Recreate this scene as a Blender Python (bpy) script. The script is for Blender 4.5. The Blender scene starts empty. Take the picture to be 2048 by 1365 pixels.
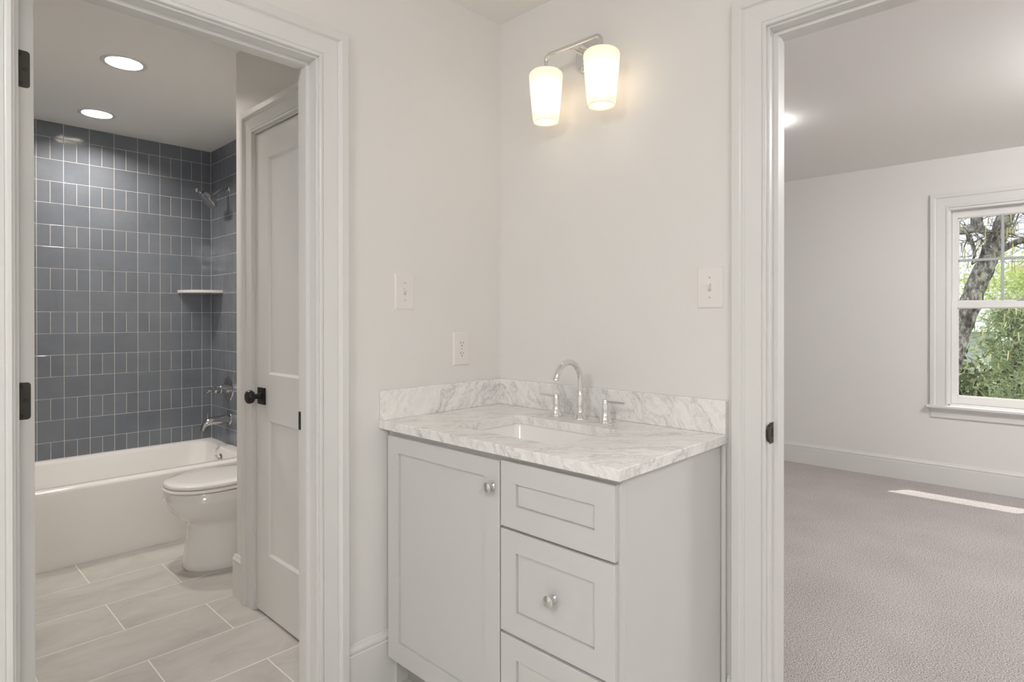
import bpy, bmesh, math, random
from mathutils import Vector, Matrix, noise

SC = bpy.context.scene
COL = SC.collection
random.seed(7)
R = math.radians

# ------------------------------------------------------------------ camera, world, sun, exposure
def make_camera():
    cd = bpy.data.cameras.new('camera')
    cd.sensor_width = 36.0; cd.sensor_fit = 'HORIZONTAL'
    cd.lens = 1192.46 / 2048 * 36.0
    cd.shift_y = -(682.5 - 640.01) / 2048
    cd.clip_start = 0.02; cd.clip_end = 300
    o = bpy.data.objects.new('camera', cd); COL.objects.link(o)
    a, t, r = R(43.6392), R(-0.1733), R(-0.0255)
    fw = Vector((-math.sin(a) * math.cos(t), math.cos(a) * math.cos(t), math.sin(t)))
    rt = Vector((math.cos(a), math.sin(a), 0)); up = rt.cross(fw)
    rt2 = rt * math.cos(r) + up * math.sin(r); up2 = up * math.cos(r) - rt * math.sin(r)
    m = Matrix((rt2, up2, -fw)).transposed().to_4x4()
    m.translation = Vector((1.7082, -1.7186, 1.2491))
    o.matrix_world = m
    SC.camera = o
make_camera()

SC.view_settings.view_transform = 'Standard'
SC.view_settings.look = 'None'
SC.view_settings.gamma = 1.0
SC.view_settings.use_curve_mapping = False
SC.view_settings.exposure = 0.0
SC.cycles.max_bounces = 12
SC.cycles.diffuse_bounces = 8
SC.cycles.glossy_bounces = 5
SC.cycles.transmission_bounces = 6
SC.cycles.transparent_max_bounces = 10
SC.cycles.caustics_reflective = False
SC.cycles.caustics_refractive = False
SC.cycles.sample_clamp_indirect = 6.0
SC.cycles.use_denoising = True

world = bpy.data.worlds.new('sky'); SC.world = world; world.use_nodes = True
wn = world.node_tree.nodes; wl = world.node_tree.links
bg = wn['Background']; bg.inputs['Strength'].default_value = 1.35
tc = wn.new('ShaderNodeTexCoord'); sx = wn.new('ShaderNodeSeparateXYZ'); rp = wn.new('ShaderNodeValToRGB')
wl.new(tc.outputs['Generated'], sx.inputs[0]); wl.new(sx.outputs['Z'], rp.inputs[0]); wl.new(rp.outputs[0], bg.inputs['Color'])
rp.color_ramp.elements[0].position = 0.0; rp.color_ramp.elements[0].color = (0.90, 0.92, 0.95, 1)
rp.color_ramp.elements[1].position = 0.6; rp.color_ramp.elements[1].color = (0.86, 0.93, 1.05, 1)

SUN_DIR = Vector((-0.305, -0.433, -1.0)).normalized()       # the way the sunlight travels
sd = bpy.data.lights.new('sun', 'SUN'); sd.energy = 4.6; sd.angle = R(0.5); sd.color = (1.0, 0.96, 0.90)
so = bpy.data.objects.new('sun', sd); COL.objects.link(so)
so.rotation_euler = SUN_DIR.to_track_quat('-Z', 'Y').to_euler()

HALL_FILL = 43.0        # radiance of the unseen fill lamps added behind the camera
BATH_CAN = 465.0
BED_LAMP = 73.0  # shared by the lamp at the doorway edge and the added bedroom fill

# ------------------------------------------------------------------ materials
MATS = {}
def nodes_of(m):
    m.use_nodes = True
    return m.node_tree.nodes, m.node_tree.links
def mat(name, col, rough=0.5, metal=0.0, spec=0.5, coat=0.0, bump=None, vary=None, trans=0.0):
    """bump=(scale, strength, distance)  vary=(scale, amount)"""
    m = bpy.data.materials.new(name); n, l = nodes_of(m)
    b = n['Principled BSDF']
    b.inputs['Base Color'].default_value = (*col, 1)
    b.inputs['Roughness'].default_value = rough
    b.inputs['Metallic'].default_value = metal
    b.inputs['Specular IOR Level'].default_value = spec
    b.inputs['Coat Weight'].default_value = coat
    b.inputs['Transmission Weight'].default_value = trans
    t = n.new('ShaderNodeTexCoord')
    if bump:
        z = n.new('ShaderNodeTexNoise'); z.inputs['Scale'].default_value = bump[0]; z.inputs['Detail'].default_value = 3
        bn = n.new('ShaderNodeBump'); bn.inputs['Strength'].default_value = bump[1]; bn.inputs['Distance'].default_value = bump[2]
        l.new(t.outputs['Object'], z.inputs['Vector']); l.new(z.outputs['Fac'], bn.inputs['Height']); l.new(bn.outputs[0], b.inputs['Normal'])
    if vary:
        z = n.new('ShaderNodeTexNoise'); z.inputs['Scale'].default_value = vary[0]; z.inputs['Detail'].default_value = 4
        mx = n.new('ShaderNodeMix'); mx.data_type = 'RGBA'
        a = vary[1]
        mx.inputs['A'].default_value = (*[c * (1 - a) for c in col], 1); mx.inputs['B'].default_value = (*[min(1, c * (1 + a)) for c in col], 1)
        l.new(t.outputs['Object'], z.inputs['Vector']); l.new(z.outputs['Fac'], mx.inputs['Factor']); l.new(mx.outputs['Result'], b.inputs['Base Color'])
    MATS[name] = m
    return m

M_WALL = mat('wall paint', (0.765, 0.755, 0.735), 0.55, spec=0.3, bump=(260, 0.05, 0.002), vary=(1.3, 0.012))
M_CEIL = mat('ceiling paint', (0.87, 0.855, 0.835), 0.75, spec=0.2, vary=(1.1, 0.01))
M_TRIM = mat('semi gloss trim paint', (0.725, 0.72, 0.705), 0.30, spec=0.4, vary=(1.5, 0.008))
M_CAB = mat('light grey cabinet paint', (0.625, 0.622, 0.608), 0.36, spec=0.4, vary=(3.0, 0.012))
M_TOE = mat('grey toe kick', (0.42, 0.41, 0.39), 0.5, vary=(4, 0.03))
M_CHROME = mat('polished chrome', (0.80, 0.79, 0.775), 0.04, metal=1.0, vary=(8, 0.01))
M_CHROME_DARK = mat('chrome shower metal', (0.55, 0.55, 0.56), 0.09, metal=1.0, vary=(8, 0.02))
M_BLACK = mat('matt black metal', (0.014, 0.013, 0.012), 0.42, metal=0.3, vary=(30, 0.15))
M_BRONZE = mat('dark bronze metal', (0.055, 0.05, 0.044), 0.38, metal=0.6, vary=(30, 0.15))
M_PORC = mat('white vitreous china', (0.86, 0.855, 0.84), 0.07, spec=0.6, coat=0.3, vary=(3, 0.008))
M_TUB = mat('white enamel', (0.87, 0.86, 0.84), 0.12, spec=0.55, vary=(3, 0.008))
M_PLATE = mat('white switch plastic', (0.80, 0.775, 0.755), 0.3, spec=0.5, vary=(20, 0.01))
M_SLOT = mat('dark slots', (0.03, 0.028, 0.025), 0.6, vary=(20, 0.1))
M_SHELF = mat('white marble shelf', (0.72, 0.71, 0.70), 0.25, vary=(18, 0.06))
M_GROUT = mat('pale grout', (0.64, 0.63, 0.615), 0.85, vary=(80, 0.06))
M_GROUTF = mat('pale floor grout', (0.80, 0.785, 0.76), 0.85, vary=(80, 0.06))
M_VINYL = mat('white vinyl sash', (0.80, 0.79, 0.775), 0.35, vary=(6, 0.01))
M_MUNTIN = mat('shaded window muntin', (0.45, 0.47, 0.47), 0.4, vary=(6, 0.01))  # grey puts the shade on the muntins into their colour
M_SIDING = mat('white siding', (0.72, 0.73, 0.75), 0.7, vary=(3, 0.05))
M_ROOF = mat('red brown roof', (0.33, 0.16, 0.10), 0.9, vary=(20, 0.2))
M_GROUND = mat('grass', (0.12, 0.16, 0.06), 0.95, vary=(3, 0.3))

def mat_emit(name, col, strength):
    m = bpy.data.materials.new(name); n, l = nodes_of(m)
    n.remove(n['Principled BSDF'])
    e = n.new('ShaderNodeEmission'); e.inputs['Color'].default_value = (*col, 1); e.inputs['Strength'].default_value = strength
    l.new(e.outputs[0], n['Material Output'].inputs[0]); MATS[name] = m
    return m
M_LENS_BATH = mat_emit('bath can lens', (1.0, 0.92, 0.83), BATH_CAN)
M_FILL_HALL = mat_emit('hall fill lens', (1.0, 0.988, 0.985), HALL_FILL)
M_LENS_BED = mat_emit('bedroom lamp lens', (1.0, 0.99, 0.975), BED_LAMP)

def mat_tile():
    m = bpy.data.materials.new('glazed slate blue tile'); n, l = nodes_of(m); b = n['Principled BSDF']
    g = n.new('ShaderNodeNewGeometry'); t = n.new('ShaderNodeTexCoord')
    z = n.new('ShaderNodeTexNoise'); z.inputs['Scale'].default_value = 9; z.inputs['Detail'].default_value = 5; z.inputs['Roughness'].default_value = 0.6
    l.new(t.outputs['Object'], z.inputs['Vector'])
    ad = n.new('ShaderNodeMath'); ad.operation = 'MULTIPLY_ADD'; ad.inputs[1].default_value = 0.35
    l.new(g.outputs['Random Per Island'], ad.inputs[0]); l.new(z.outputs['Fac'], ad.inputs[2])
    cr = n.new('ShaderNodeValToRGB'); l.new(ad.outputs[0], cr.inputs[0]); l.new(cr.outputs[0], b.inputs['Base Color'])
    cr.color_ramp.elements[0].position = 0.25; cr.color_ramp.elements[0].color = (0.146, 0.163, 0.192, 1)
    cr.color_ramp.elements[1].position = 1.05; cr.color_ramp.elements[1].color = (0.200, 0.219, 0.252, 1)
    b.inputs['Roughness'].default_value = 0.11; b.inputs['Specular IOR Level'].default_value = 0.55
    z2 = n.new('ShaderNodeTexNoise'); z2.inputs['Scale'].default_value = 16; z2.inputs['Detail'].default_value = 2
    l.new(t.outputs['Object'], z2.inputs['Vector'])
    bn = n.new('ShaderNodeBump'); bn.inputs['Strength'].default_value = 0.16; bn.inputs['Distance'].default_value = 0.01
    l.new(z2.outputs['Fac'], bn.inputs['Height']); l.new(bn.outputs[0], b.inputs['Normal'])
    return m
M_TILE = mat_tile()

def mat_floor_tile():
    m = bpy.data.materials.new('grey porcelain floor tile'); n, l = nodes_of(m); b = n['Principled BSDF']
    g = n.new('ShaderNodeNewGeometry'); t = n.new('ShaderNodeTexCoord')
    mp = n.new('ShaderNodeMapping'); mp.inputs['Scale'].default_value = (2.6, 1.3, 1)
    l.new(t.outputs['Object'], mp.inputs[0])
    of = n.new('ShaderNodeVectorMath'); of.operation = 'ADD'
    cb = n.new('ShaderNodeMath'); cb.operation = 'MULTIPLY'; cb.inputs[1].default_value = 40
    l.new(g.outputs['Random Per Island'], cb.inputs[0]); l.new(mp.outputs[0], of.inputs[0]); l.new(cb.outputs[0], of.inputs[1])
    z = n.new('ShaderNodeTexNoise'); z.inputs['Scale'].default_value = 2.2; z.inputs['Detail'].default_value = 9; z.inputs['Roughness'].default_value = 0.68
    z.inputs['Distortion'].default_value = 0.6
    l.new(of.outputs[0], z.inputs['Vector'])
    cr = n.new('ShaderNodeValToRGB'); l.new(z.outputs['Fac'], cr.inputs[0]); l.new(cr.outputs[0], b.inputs['Base Color'])
    e = cr.color_ramp.elements
    e[0].position = 0.3; e[0].color = (0.43, 0.418, 0.40, 1)
    e[1].position = 0.72; e[1].color = (0.60, 0.588, 0.565, 1)
    k = e.new(0.5); k.color = (0.53, 0.512, 0.487, 1)
    b.inputs['Roughness'].default_value = 0.42; b.inputs['Specular IOR Level'].default_value = 0.35
    return m
M_FTILE = mat_floor_tile()

def mat_carpet():
    m = bpy.data.materials.new('mauve grey carpet'); n, l = nodes_of(m); b = n['Principled BSDF']
    t = n.new('ShaderNodeTexCoord')
    z = n.new('ShaderNodeTexNoise'); z.inputs['Scale'].default_value = 215; z.inputs['Detail'].default_value = 2; z.inputs['Roughness'].default_value = 0.7
    z3 = n.new('ShaderNodeTexNoise'); z3.inputs['Scale'].default_value = 3.0; z3.inputs['Detail'].default_value = 3
    l.new(t.outputs['Object'], z.inputs['Vector']); l.new(t.outputs['Object'], z3.inputs['Vector'])
    cr = n.new('ShaderNodeValToRGB'); l.new(z.outputs['Fac'], cr.inputs[0])
    e = cr.color_ramp.elements
    e[0].position = 0.40; e[0].color = (0.24, 0.215, 0.213, 1)
    e[1].position = 0.60; e[1].color = (0.76, 0.705, 0.70, 1)
    mx = n.new('ShaderNodeMix'); mx.data_type = 'RGBA'; mx.blend_type = 'MULTIPLY'; mx.inputs['Factor'].default_value = 1
    c2 = n.new('ShaderNodeValToRGB'); l.new(z3.outputs['Fac'], c2.inputs[0])
    c2.color_ramp.elements[0].position = 0.3; c2.color_ramp.elements[0].color = (0.93, 0.93, 0.93, 1)
    c2.color_ramp.elements[1].position = 0.7; c2.color_ramp.elements[1].color = (1.05, 1.05, 1.05, 1)
    l.new(cr.outputs[0], mx.inputs['A']); l.new(c2.outputs[0], mx.inputs['B']); l.new(mx.outputs['Result'], b.inputs['Base Color'])
    b.inputs['Roughness'].default_value = 1.0; b.inputs['Specular IOR Level'].default_value = 0.1
    bn = n.new('ShaderNodeBump'); bn.inputs['Strength'].default_value = 0.8; bn.inputs['Distance'].default_value = 0.006
    l.new(z.outputs['Fac'], bn.inputs['Height']); l.new(bn.outputs[0], b.inputs['Normal'])
    return m
M_CARPET = mat_carpet()

def mat_marble():
    m = bpy.data.materials.new('veined white marble'); n, l = nodes_of(m); b = n['Principled BSDF']
    g = n.new('ShaderNodeNewGeometry')
    def dot(v):
        d = n.new('ShaderNodeVectorMath'); d.operation = 'DOT_PRODUCT'; d.inputs[1].default_value = v
        l.new(g.outputs['Position'], d.inputs[0]); return d.outputs['Value']
    cv = n.new('ShaderNodeCombineXYZ')
    l.new(dot((15.0, -15.0, 10.5)), cv.inputs[0]); l.new(dot((3.2, 3.2, 0.0)), cv.inputs[1]); l.new(dot((1.6, -1.6, -4.4)), cv.inputs[2])
    w = n.new('ShaderNodeTexNoise'); w.inputs['Scale'].default_value = 12; w.inputs['Detail'].default_value = 5
    l.new(g.outputs['Position'], w.inputs['Vector'])
    sc = n.new('ShaderNodeVectorMath'); sc.operation = 'SCALE'; sc.inputs['Scale'].default_value = 1.5
    l.new(w.outputs['Color'], sc.inputs[0])
    ad = n.new('ShaderNodeVectorMath'); ad.operation = 'ADD'; l.new(cv.outputs[0], ad.inputs[0]); l.new(sc.outputs[0], ad.inputs[1])
    def ridge(scale, detail, rough, w0, w1):
        z = n.new('ShaderNodeTexNoise'); z.inputs['Scale'].default_value = scale; z.inputs['Detail'].default_value = detail; z.inputs['Roughness'].default_value = rough
        l.new(ad.outputs[0], z.inputs['Vector'])
        s = n.new('ShaderNodeMath'); s.operation = 'SUBTRACT'; s.inputs[1].default_value = 0.5; l.new(z.outputs['Fac'], s.inputs[0])
        a = n.new('ShaderNodeMath'); a.operation = 'ABSOLUTE'; l.new(s.outputs[0], a.inputs[0])
        r = n.new('ShaderNodeMapRange'); r.inputs['From Min'].default_value = w0; r.inputs['From Max'].default_value = w1
        r.inputs['To Min'].default_value = 1; r.inputs['To Max'].default_value = 0; l.new(a.outputs[0], r.inputs[0])
        return r.outputs[0]
    v1 = ridge(1.0, 7, 0.62, 0.0, 0.045)
    v2 = ridge(2.6, 5, 0.6, 0.0, 0.05)
    cl = n.new('ShaderNodeTexNoise'); cl.inputs['Scale'].default_value = 0.9; cl.inputs['Detail'].default_value = 6; cl.inputs['Roughness'].default_value = 0.6
    l.new(ad.outputs[0], cl.inputs['Vector'])
    cm = n.new('ShaderNodeMapRange'); cm.inputs['From Min'].default_value = 0.42; cm.inputs['From Max'].default_value = 0.72; l.new(cl.outputs['Fac'], cm.inputs[0])
    # vein strength follows the cloudy bands
    p1 = n.new('ShaderNodeMath'); p1.operation = 'MULTIPLY_ADD'; p1.inputs[1].default_value = 0.8; p1.inputs[2].default_value = 0.25; l.new(cm.outputs[0], p1.inputs[0])
    m1 = n.new('ShaderNodeMath'); m1.operation = 'MULTIPLY'; l.new(v1, m1.inputs[0]); l.new(p1.outputs[0], m1.inputs[1])
    m2 = n.new('ShaderNodeMath'); m2.operation = 'MULTIPLY'; l.new(v2, m2.inputs[0]); m2.inputs[1].default_value = 0.22
    m3 = n.new('ShaderNodeMath'); m3.operation = 'MULTIPLY'; l.new(cm.outputs[0], m3.inputs[0]); m3.inputs[1].default_value = 0.26
    s1 = n.new('ShaderNodeMath'); s1.operation = 'ADD'; l.new(m1.outputs[0], s1.inputs[0]); l.new(m2.outputs[0], s1.inputs[1])
    s2 = n.new('ShaderNodeMath'); s2.operation = 'ADD'; s2.use_clamp = True; l.new(s1.outputs[0], s2.inputs[0]); l.new(m3.outputs[0], s2.inputs[1])
    mx = n.new('ShaderNodeMix'); mx.data_type = 'RGBA'
    mx.inputs['A'].default_value = (0.88, 0.87, 0.852, 1); mx.inputs['B'].default_value = (0.56, 0.555, 0.545, 1)
    l.new(s2.outputs[0], mx.inputs['Factor']); l.new(mx.outputs['Result'], b.inputs['Base Color'])
    b.inputs['Roughness'].default_value = 0.16; b.inputs['Specular IOR Level'].default_value = 0.45
    return m
M_MARBLE = mat_marble()

def mat_glass():
    m = bpy.data.materials.new('window glass'); n, l = nodes_of(m); n.remove(n['Principled BSDF'])
    t = n.new('ShaderNodeBsdfTransparent'); t.inputs[0].default_value = (0.96, 0.97, 0.96, 1)
    g = n.new('ShaderNodeBsdfGlossy'); g.inputs['Roughness'].default_value = 0.01
    lw = n.new('ShaderNodeLayerWeight'); pw = n.new('ShaderNodeMath'); pw.operation = 'POWER'; pw.inputs[1].default_value = 5; l.new(lw.outputs['Facing'], pw.inputs[0])
    f = n.new('ShaderNodeMath'); f.operation = 'MULTIPLY_ADD'; f.inputs[1].default_value = 0.6; f.inputs[2].default_value = 0.035; l.new(pw.outputs[0], f.inputs[0])
    mx = n.new('ShaderNodeMixShader'); l.new(f.outputs[0], mx.inputs[0]); l.new(t.outputs[0], mx.inputs[1]); l.new(g.outputs[0], mx.inputs[2])
    l.new(mx.outputs[0], n['Material Output'].inputs[0]); return m
M_GLASS = mat_glass()

def mat_opal():
    m = bpy.data.materials.new('opal glass shade'); n, l = nodes_of(m); n.remove(n['Principled BSDF'])
    t = n.new('ShaderNodeBsdfTranslucent'); t.inputs[0].default_value = (0.90, 0.85, 0.77, 1)
    d = n.new('ShaderNodeBsdfDiffuse'); d.inputs[0].default_value = (0.92, 0.91, 0.88, 1)
    mx = n.new('ShaderNodeMixShader'); mx.inputs[0].default_value = 0.5; l.new(t.outputs[0], mx.inputs[1]); l.new(d.outputs[0], mx.inputs[2])
    g = n.new('ShaderNodeBsdfGlossy'); g.inputs['Roughness'].default_value = 0.15
    m2 = n.new('ShaderNodeMixShader'); m2.inputs[0].default_value = 0.04; l.new(mx.outputs[0], m2.inputs[1]); l.new(g.outputs[0], m2.inputs[2])
    l.new(m2.outputs[0], n['Material Output'].inputs[0]); return m
M_OPAL = mat_opal()
M_BULB = mat_emit('bulb glass', (1.0, 0.84, 0.64), 9.0)

def mat_bark():
    m = bpy.data.materials.new('tree bark'); n, l = nodes_of(m); b = n['Principled BSDF']
    t = n.new('ShaderNodeTexCoord')
    mp = n.new('ShaderNodeMapping'); mp.inputs['Scale'].default_value = (1, 1, 0.5); l.new(t.outputs['Object'], mp.inputs[0])
    z = n.new('ShaderNodeTexNoise'); z.inputs['Scale'].default_value = 26; z.inputs['Detail'].default_value = 8; z.inputs['Roughness'].default_value = 0.7
    z2 = n.new('ShaderNodeTexNoise'); z2.inputs['Scale'].default_value = 7; z2.inputs['Detail'].default_value = 4
    l.new(mp.outputs[0], z.inputs['Vector']); l.new(mp.outputs[0], z2.inputs['Vector'])
    ad = n.new('ShaderNodeMix'); ad.inputs['Factor'].default_value = 0.35; l.new(z.outputs['Fac'], ad.inputs['A']); l.new(z2.outputs['Fac'], ad.inputs['B'])
    cr = n.new('ShaderNodeValToRGB'); l.new(ad.outputs[0], cr.inputs[0]); l.new(cr.outputs[0], b.inputs['Base Color'])
    mr = cr.color_ramp.elements
    mr[0].position = 0.42; mr[0].color = (0.045, 0.038, 0.028, 1); mr[1].position = 0.60; mr[1].color = (0.74, 0.70, 0.64, 1)
    k = mr.new(0.5); k.color = (0.24, 0.21, 0.18, 1)
    dv = n.new('ShaderNodeMath'); dv.operation = 'MULTIPLY'; dv.inputs[1].default_value = 1.0
    b.inputs['Roughness'].default_value = 0.95
    bn = n.new('ShaderNodeBump'); bn.inputs['Strength'].default_value = 1; bn.inputs['Distance'].default_value = 0.03
    l.new(z.outputs['Fac'], bn.inputs['Height']); l.new(bn.outputs[0], b.inputs['Normal'])
    return m
M_BARK = mat_bark()

def mat_leaf(name, c0, c1):
    m = bpy.data.materials.new(name); n, l = nodes_of(m); n.remove(n['Principled BSDF'])
    g = n.new('ShaderNodeNewGeometry'); cr = n.new('ShaderNodeValToRGB'); l.new(g.outputs['Random Per Island'], cr.inputs[0])
    cr.color_ramp.elements[0].color = (*c0, 1); cr.color_ramp.elements[1].color = (*c1, 1)
    d = n.new('ShaderNodeBsdfDiffuse'); t = n.new('ShaderNodeBsdfTranslucent')
    l.new(cr.outputs[0], d.inputs[0]); l.new(cr.outputs[0], t.inputs[0])
    mx = n.new('ShaderNodeMixShader'); mx.inputs[0].default_value = 0.4; l.new(d.outputs[0], mx.inputs[1]); l.new(t.outputs[0], mx.inputs[2])
    l.new(mx.outputs[0], n['Material Output'].inputs[0]); return m
M_CEDAR = mat_leaf('cedar foliage', (0.24, 0.31, 0.15), (0.80, 0.86, 0.55))
M_LIME = mat_leaf('spring foliage', (0.50, 0.60, 0.20), (0.80, 0.86, 0.45))
M_CATKIN = mat_leaf('yellow catkins', (0.72, 0.66, 0.32), (0.92, 0.88, 0.55))
M_HOLLY = mat_leaf('dark glossy foliage', (0.04, 0.06, 0.03), (0.34, 0.38, 0.18))

# ------------------------------------------------------------------ mesh helpers
def nb(): return bmesh.new()
def obj(name, bm, mats, parent=None, loc=None, kind=None, smooth=None):
    me = bpy.data.meshes.new(name)
    bmesh.ops.recalc_face_normals(bm, faces=bm.faces)
    bm.to_mesh(me); bm.free()
    if not isinstance(mats, (list, tuple)): mats = [mats]
    for m in mats: me.materials.append(m)
    o = bpy.data.objects.new(name, me); COL.objects.link(o)
    if parent is not None:
        base = Vector(parent.get('_base', (0, 0, 0)))
        me.transform(Matrix.Translation(-base)); o.parent = parent
        o['_base'] = tuple(base)
    elif loc is not None:
        me.transform(Matrix.Translation(-Vector(loc))); o.location = loc
        o['_base'] = tuple(loc)
    if smooth is not None:
        for p in me.polygons: p.use_smooth = True
        if smooth < 180:
            me.set_sharp_from_angle(angle=R(smooth))
    if kind: o['kind'] = kind
    return o
def thing(name, label, cat, loc=(0, 0, 0), group=None):
    o = bpy.data.objects.new(name, None); COL.objects.link(o); o.empty_display_size = 0.1
    o.location = loc; o['_base'] = tuple(loc); o['label'] = label; o['category'] = cat
    if group: o['group'] = group
    return o
def tag(o, label, cat, group=None):
    o['label'] = label; o['category'] = cat
    if group: o['group'] = group
    return o
def face(bm, vs, mi=0, smooth=False):
    try: f = bm.faces.new(vs)
    except ValueError: return None
    f.material_index = mi; f.smooth = smooth
    return f
def box(bm, x0, x1, y0, y1, z0, z1, bev=0.0, mi=0, seg=1):
    x0, x1 = min(x0, x1), max(x0, x1); y0, y1 = min(y0, y1), max(y0, y1); z0, z1 = min(z0, z1), max(z0, z1)
    v = [bm.verts.new(p) for p in ((x0,y0,z0),(x1,y0,z0),(x1,y1,z0),(x0,y1,z0),(x0,y0,z1),(x1,y0,z1),(x1,y1,z1),(x0,y1,z1))]
    fs = [face(bm, [v[i] for i in q], mi) for q in ((3,2,1,0),(4,5,6,7),(0,1,5,4),(1,2,6,5),(2,3,7,6),(3,0,4,7))]
    if bev > 0:
        es = list({e for f in fs for e in f.edges})
        r = bmesh.ops.bevel(bm, geom=es, offset=bev, segments=seg, profile=0.5, affect='EDGES')
        for f in r['faces']: f.material_index = mi
def lathe(bm, prof, M=None, n=32, mi=0, smooth=True):
    """prof: list of (r, h) turned about local z; r=0 closes the end."""
    M = M or Matrix.Identity(4); rings = []
    for r, h in prof:
        if r <= 1e-7: rings.append([bm.verts.new(M @ Vector((0, 0, h)))])
        else: rings.append([bm.verts.new(M @ Vector((r * math.cos(2*math.pi*k/n), r * math.sin(2*math.pi*k/n), h))) for k in range(n)])
    for a, b in zip(rings, rings[1:]):
        for k in range(n):
            k2 = (k + 1) % n
            if len(a) == 1 and len(b) == 1: continue
            if len(a) == 1: face(bm, [a[0], b[k], b[k2]], mi, smooth)
            elif len(b) == 1: face(bm, [a[k], b[0], a[k2]], mi, smooth)
            else: face(bm, [a[k], b[k], b[k2], a[k2]], mi, smooth)
def tube(bm, pts, rad, n=16, mi=0, caps=True):
    pts = [Vector(p) for p in pts]
    rs = rad if isinstance(rad, (list, tuple)) else [rad] * len(pts)
    t0 = (pts[1] - pts[0]).normalized()
    u = t0.orthogonal().normalized(); rings = []
    for i, p in enumerate(pts):
        t = (pts[min(i+1, len(pts)-1)] - pts[max(i-1, 0)]).normalized()
        u = (u - t * u.dot(t)).normalized(); w = t.cross(u)
        rings.append([bm.verts.new(p + (u * math.cos(2*math.pi*k/n) + w * math.sin(2*math.pi*k/n)) * rs[i]) for k in range(n)])
    for a, b in zip(rings, rings[1:]):
        for k in range(n): face(bm, [a[k], a[(k+1) % n], b[(k+1) % n], b[k]], mi, True)
    if caps:
        face(bm, rings[0][::-1], mi); face(bm, rings[-1], mi)
def axis(o, d):
    """matrix that takes local z to direction d at point o"""
    q = Vector((0, 0, 1)).rotation_difference(Vector(d).normalized())
    return Matrix.Translation(Vector(o)) @ q.to_matrix().to_4x4()
def bridge(bm, a, b, mi=0, smooth=False):
    n = len(a)
    for k in range(n): face(bm, [a[k], a[(k+1) % n], b[(k+1) % n], b[k]], mi, smooth)
def loops(bm, rows, mi=0, smooth=False, cap0=True, cap1=True):
    rs = [[bm.verts.new(p) for p in r] for r in rows]
    for a, b in zip(rs, rs[1:]): bridge(bm, a, b, mi, smooth)
    if cap0: face(bm, rs[0][::-1], mi, smooth)
    if cap1: face(bm, rs[-1], mi, smooth)
    return rs
def frame_u(bm, P, a0, a1, z0, z1, prof, mi=0):
    """casing round three sides of an opening; prof=(outward s, out of wall t); P(a,z,t) maps"""
    rows = []
    for s, t in prof:
        rows.append([P(a0 - s, z0, t), P(a0 - s, z1 + s, t), P(a1 + s, z1 + s, t), P(a1 + s, z0, t)])
    rs = [[bm.verts.new(p) for p in r] for r in rows]
    n = len(rs)
    for i in range(n):
        a, b = rs[i], rs[(i+1) % n]
        for k in range(3): face(bm, [a[k], a[k+1], b[k+1], b[k]], mi)
    face(bm, [r[0] for r in rs], mi); face(bm, [r[3] for r in rs][::-1], mi)
def extrude_prof(bm, P, s0, s1, prof, mi=0):
    """prof=(t, z) closed polygon, run along s"""
    a = [bm.verts.new(P(s0, t, z)) for t, z in prof]; b = [bm.verts.new(P(s1, t, z)) for t, z in prof]
    bridge(bm, a, b, mi); face(bm, a[::-1], mi); face(bm, b, mi)
def panel_slab(bm, P, u0, u1, v0, v1, th, holes, recess, slope=0.0, edge=0.0018, groove=False, mi=0):
    """a slab whose front carries sunk rectangular panels. holes stacked vertically and sharing u range."""
    hu0, hu1 = holes[0][0], holes[0][1]
    V = lambda u, v, w: bm.verts.new(P(u, v, w))
    b = [V(u0, v0, 0), V(u1, v0, 0), V(u1, v1, 0), V(u0, v1, 0)]
    c = [V(u0, v0, th-edge), V(u1, v0, th-edge), V(u1, v1, th-edge), V(u0, v1, th-edge)]
    d = [V(u0+edge, v0+edge, th), V(u1-edge, v0+edge, th), V(u1-edge, v1-edge, th), V(u0+edge, v1-edge, th)]
    face(bm, b[::-1], mi); bridge(bm, b, c, mi); bridge(bm, c, d, mi)
    vs = [v0 + edge]
    for h in sorted(holes, key=lambda h: h[2]): vs += [h[2], h[3]]
    vs.append(v1 - edge)
    q = lambda a0, a1, b0, b1: face(bm, [V(a0, b0, th), V(a1, b0, th), V(a1, b1, th), V(a0, b1, th)], mi)
    q(u0+edge, hu0, v0+edge, v1-edge); q(hu1, u1-edge, v0+edge, v1-edge)
    for i in range(0, len(vs), 2): q(hu0, hu1, vs[i], vs[i+1])
    for (a0, a1, b0, b1) in holes:
        o = [V(a0, b0, th), V(a1, b0, th), V(a1, b1, th), V(a0, b1, th)]
        ring = lambda k, w: [V(a0+k, b0+k, w), V(a1-k, b0+k, w), V(a1-k, b1-k, w), V(a0+k, b1-k, w)]
        if groove:
            g0 = ring(0.0003, th-recess-0.003); g1 = ring(0.0016, th-recess-0.003); i = ring(0.0022, th-recess)
            bridge(bm, o, g0, mi); bridge(bm, g0, g1, mi); bridge(bm, g1, i, mi); face(bm, i, mi)
        else:
            i = ring(slope, th-recess); bridge(bm, o, i, mi); face(bm, i, mi)
def rrect(x0, x1, y0, y1, r, z, n=6):
    out = []
    for cx, cy, a in ((x1-r, y0+r, -90), (x1-r, y1-r, 0), (x0+r, y1-r, 90), (x0+r, y0+r, 180)):
        for k in range(n + 1):
            t = R(a + 90*k/n); out.append((cx + r*math.cos(t), cy + r*math.sin(t), z))
    return out
def oval(cx, yf, yb, hw, z, n=56, e=2.3, split=0.5):
    """closed outline: front tip at yf (towards -y), back at yb"""
    yc = yf + (yb - yf) * split; out = []
    for k in range(n):
        t = 2*math.pi*k/n; c, s = math.cos(t), math.sin(t)
        x = hw * math.copysign(abs(s)**(2/e), s); y = math.copysign(abs(c)**(2/e), c)
        out.append((cx + x, yc + (y*(yc-yf) if c < 0 else y*(yb-yc)), z))
    return out
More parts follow.
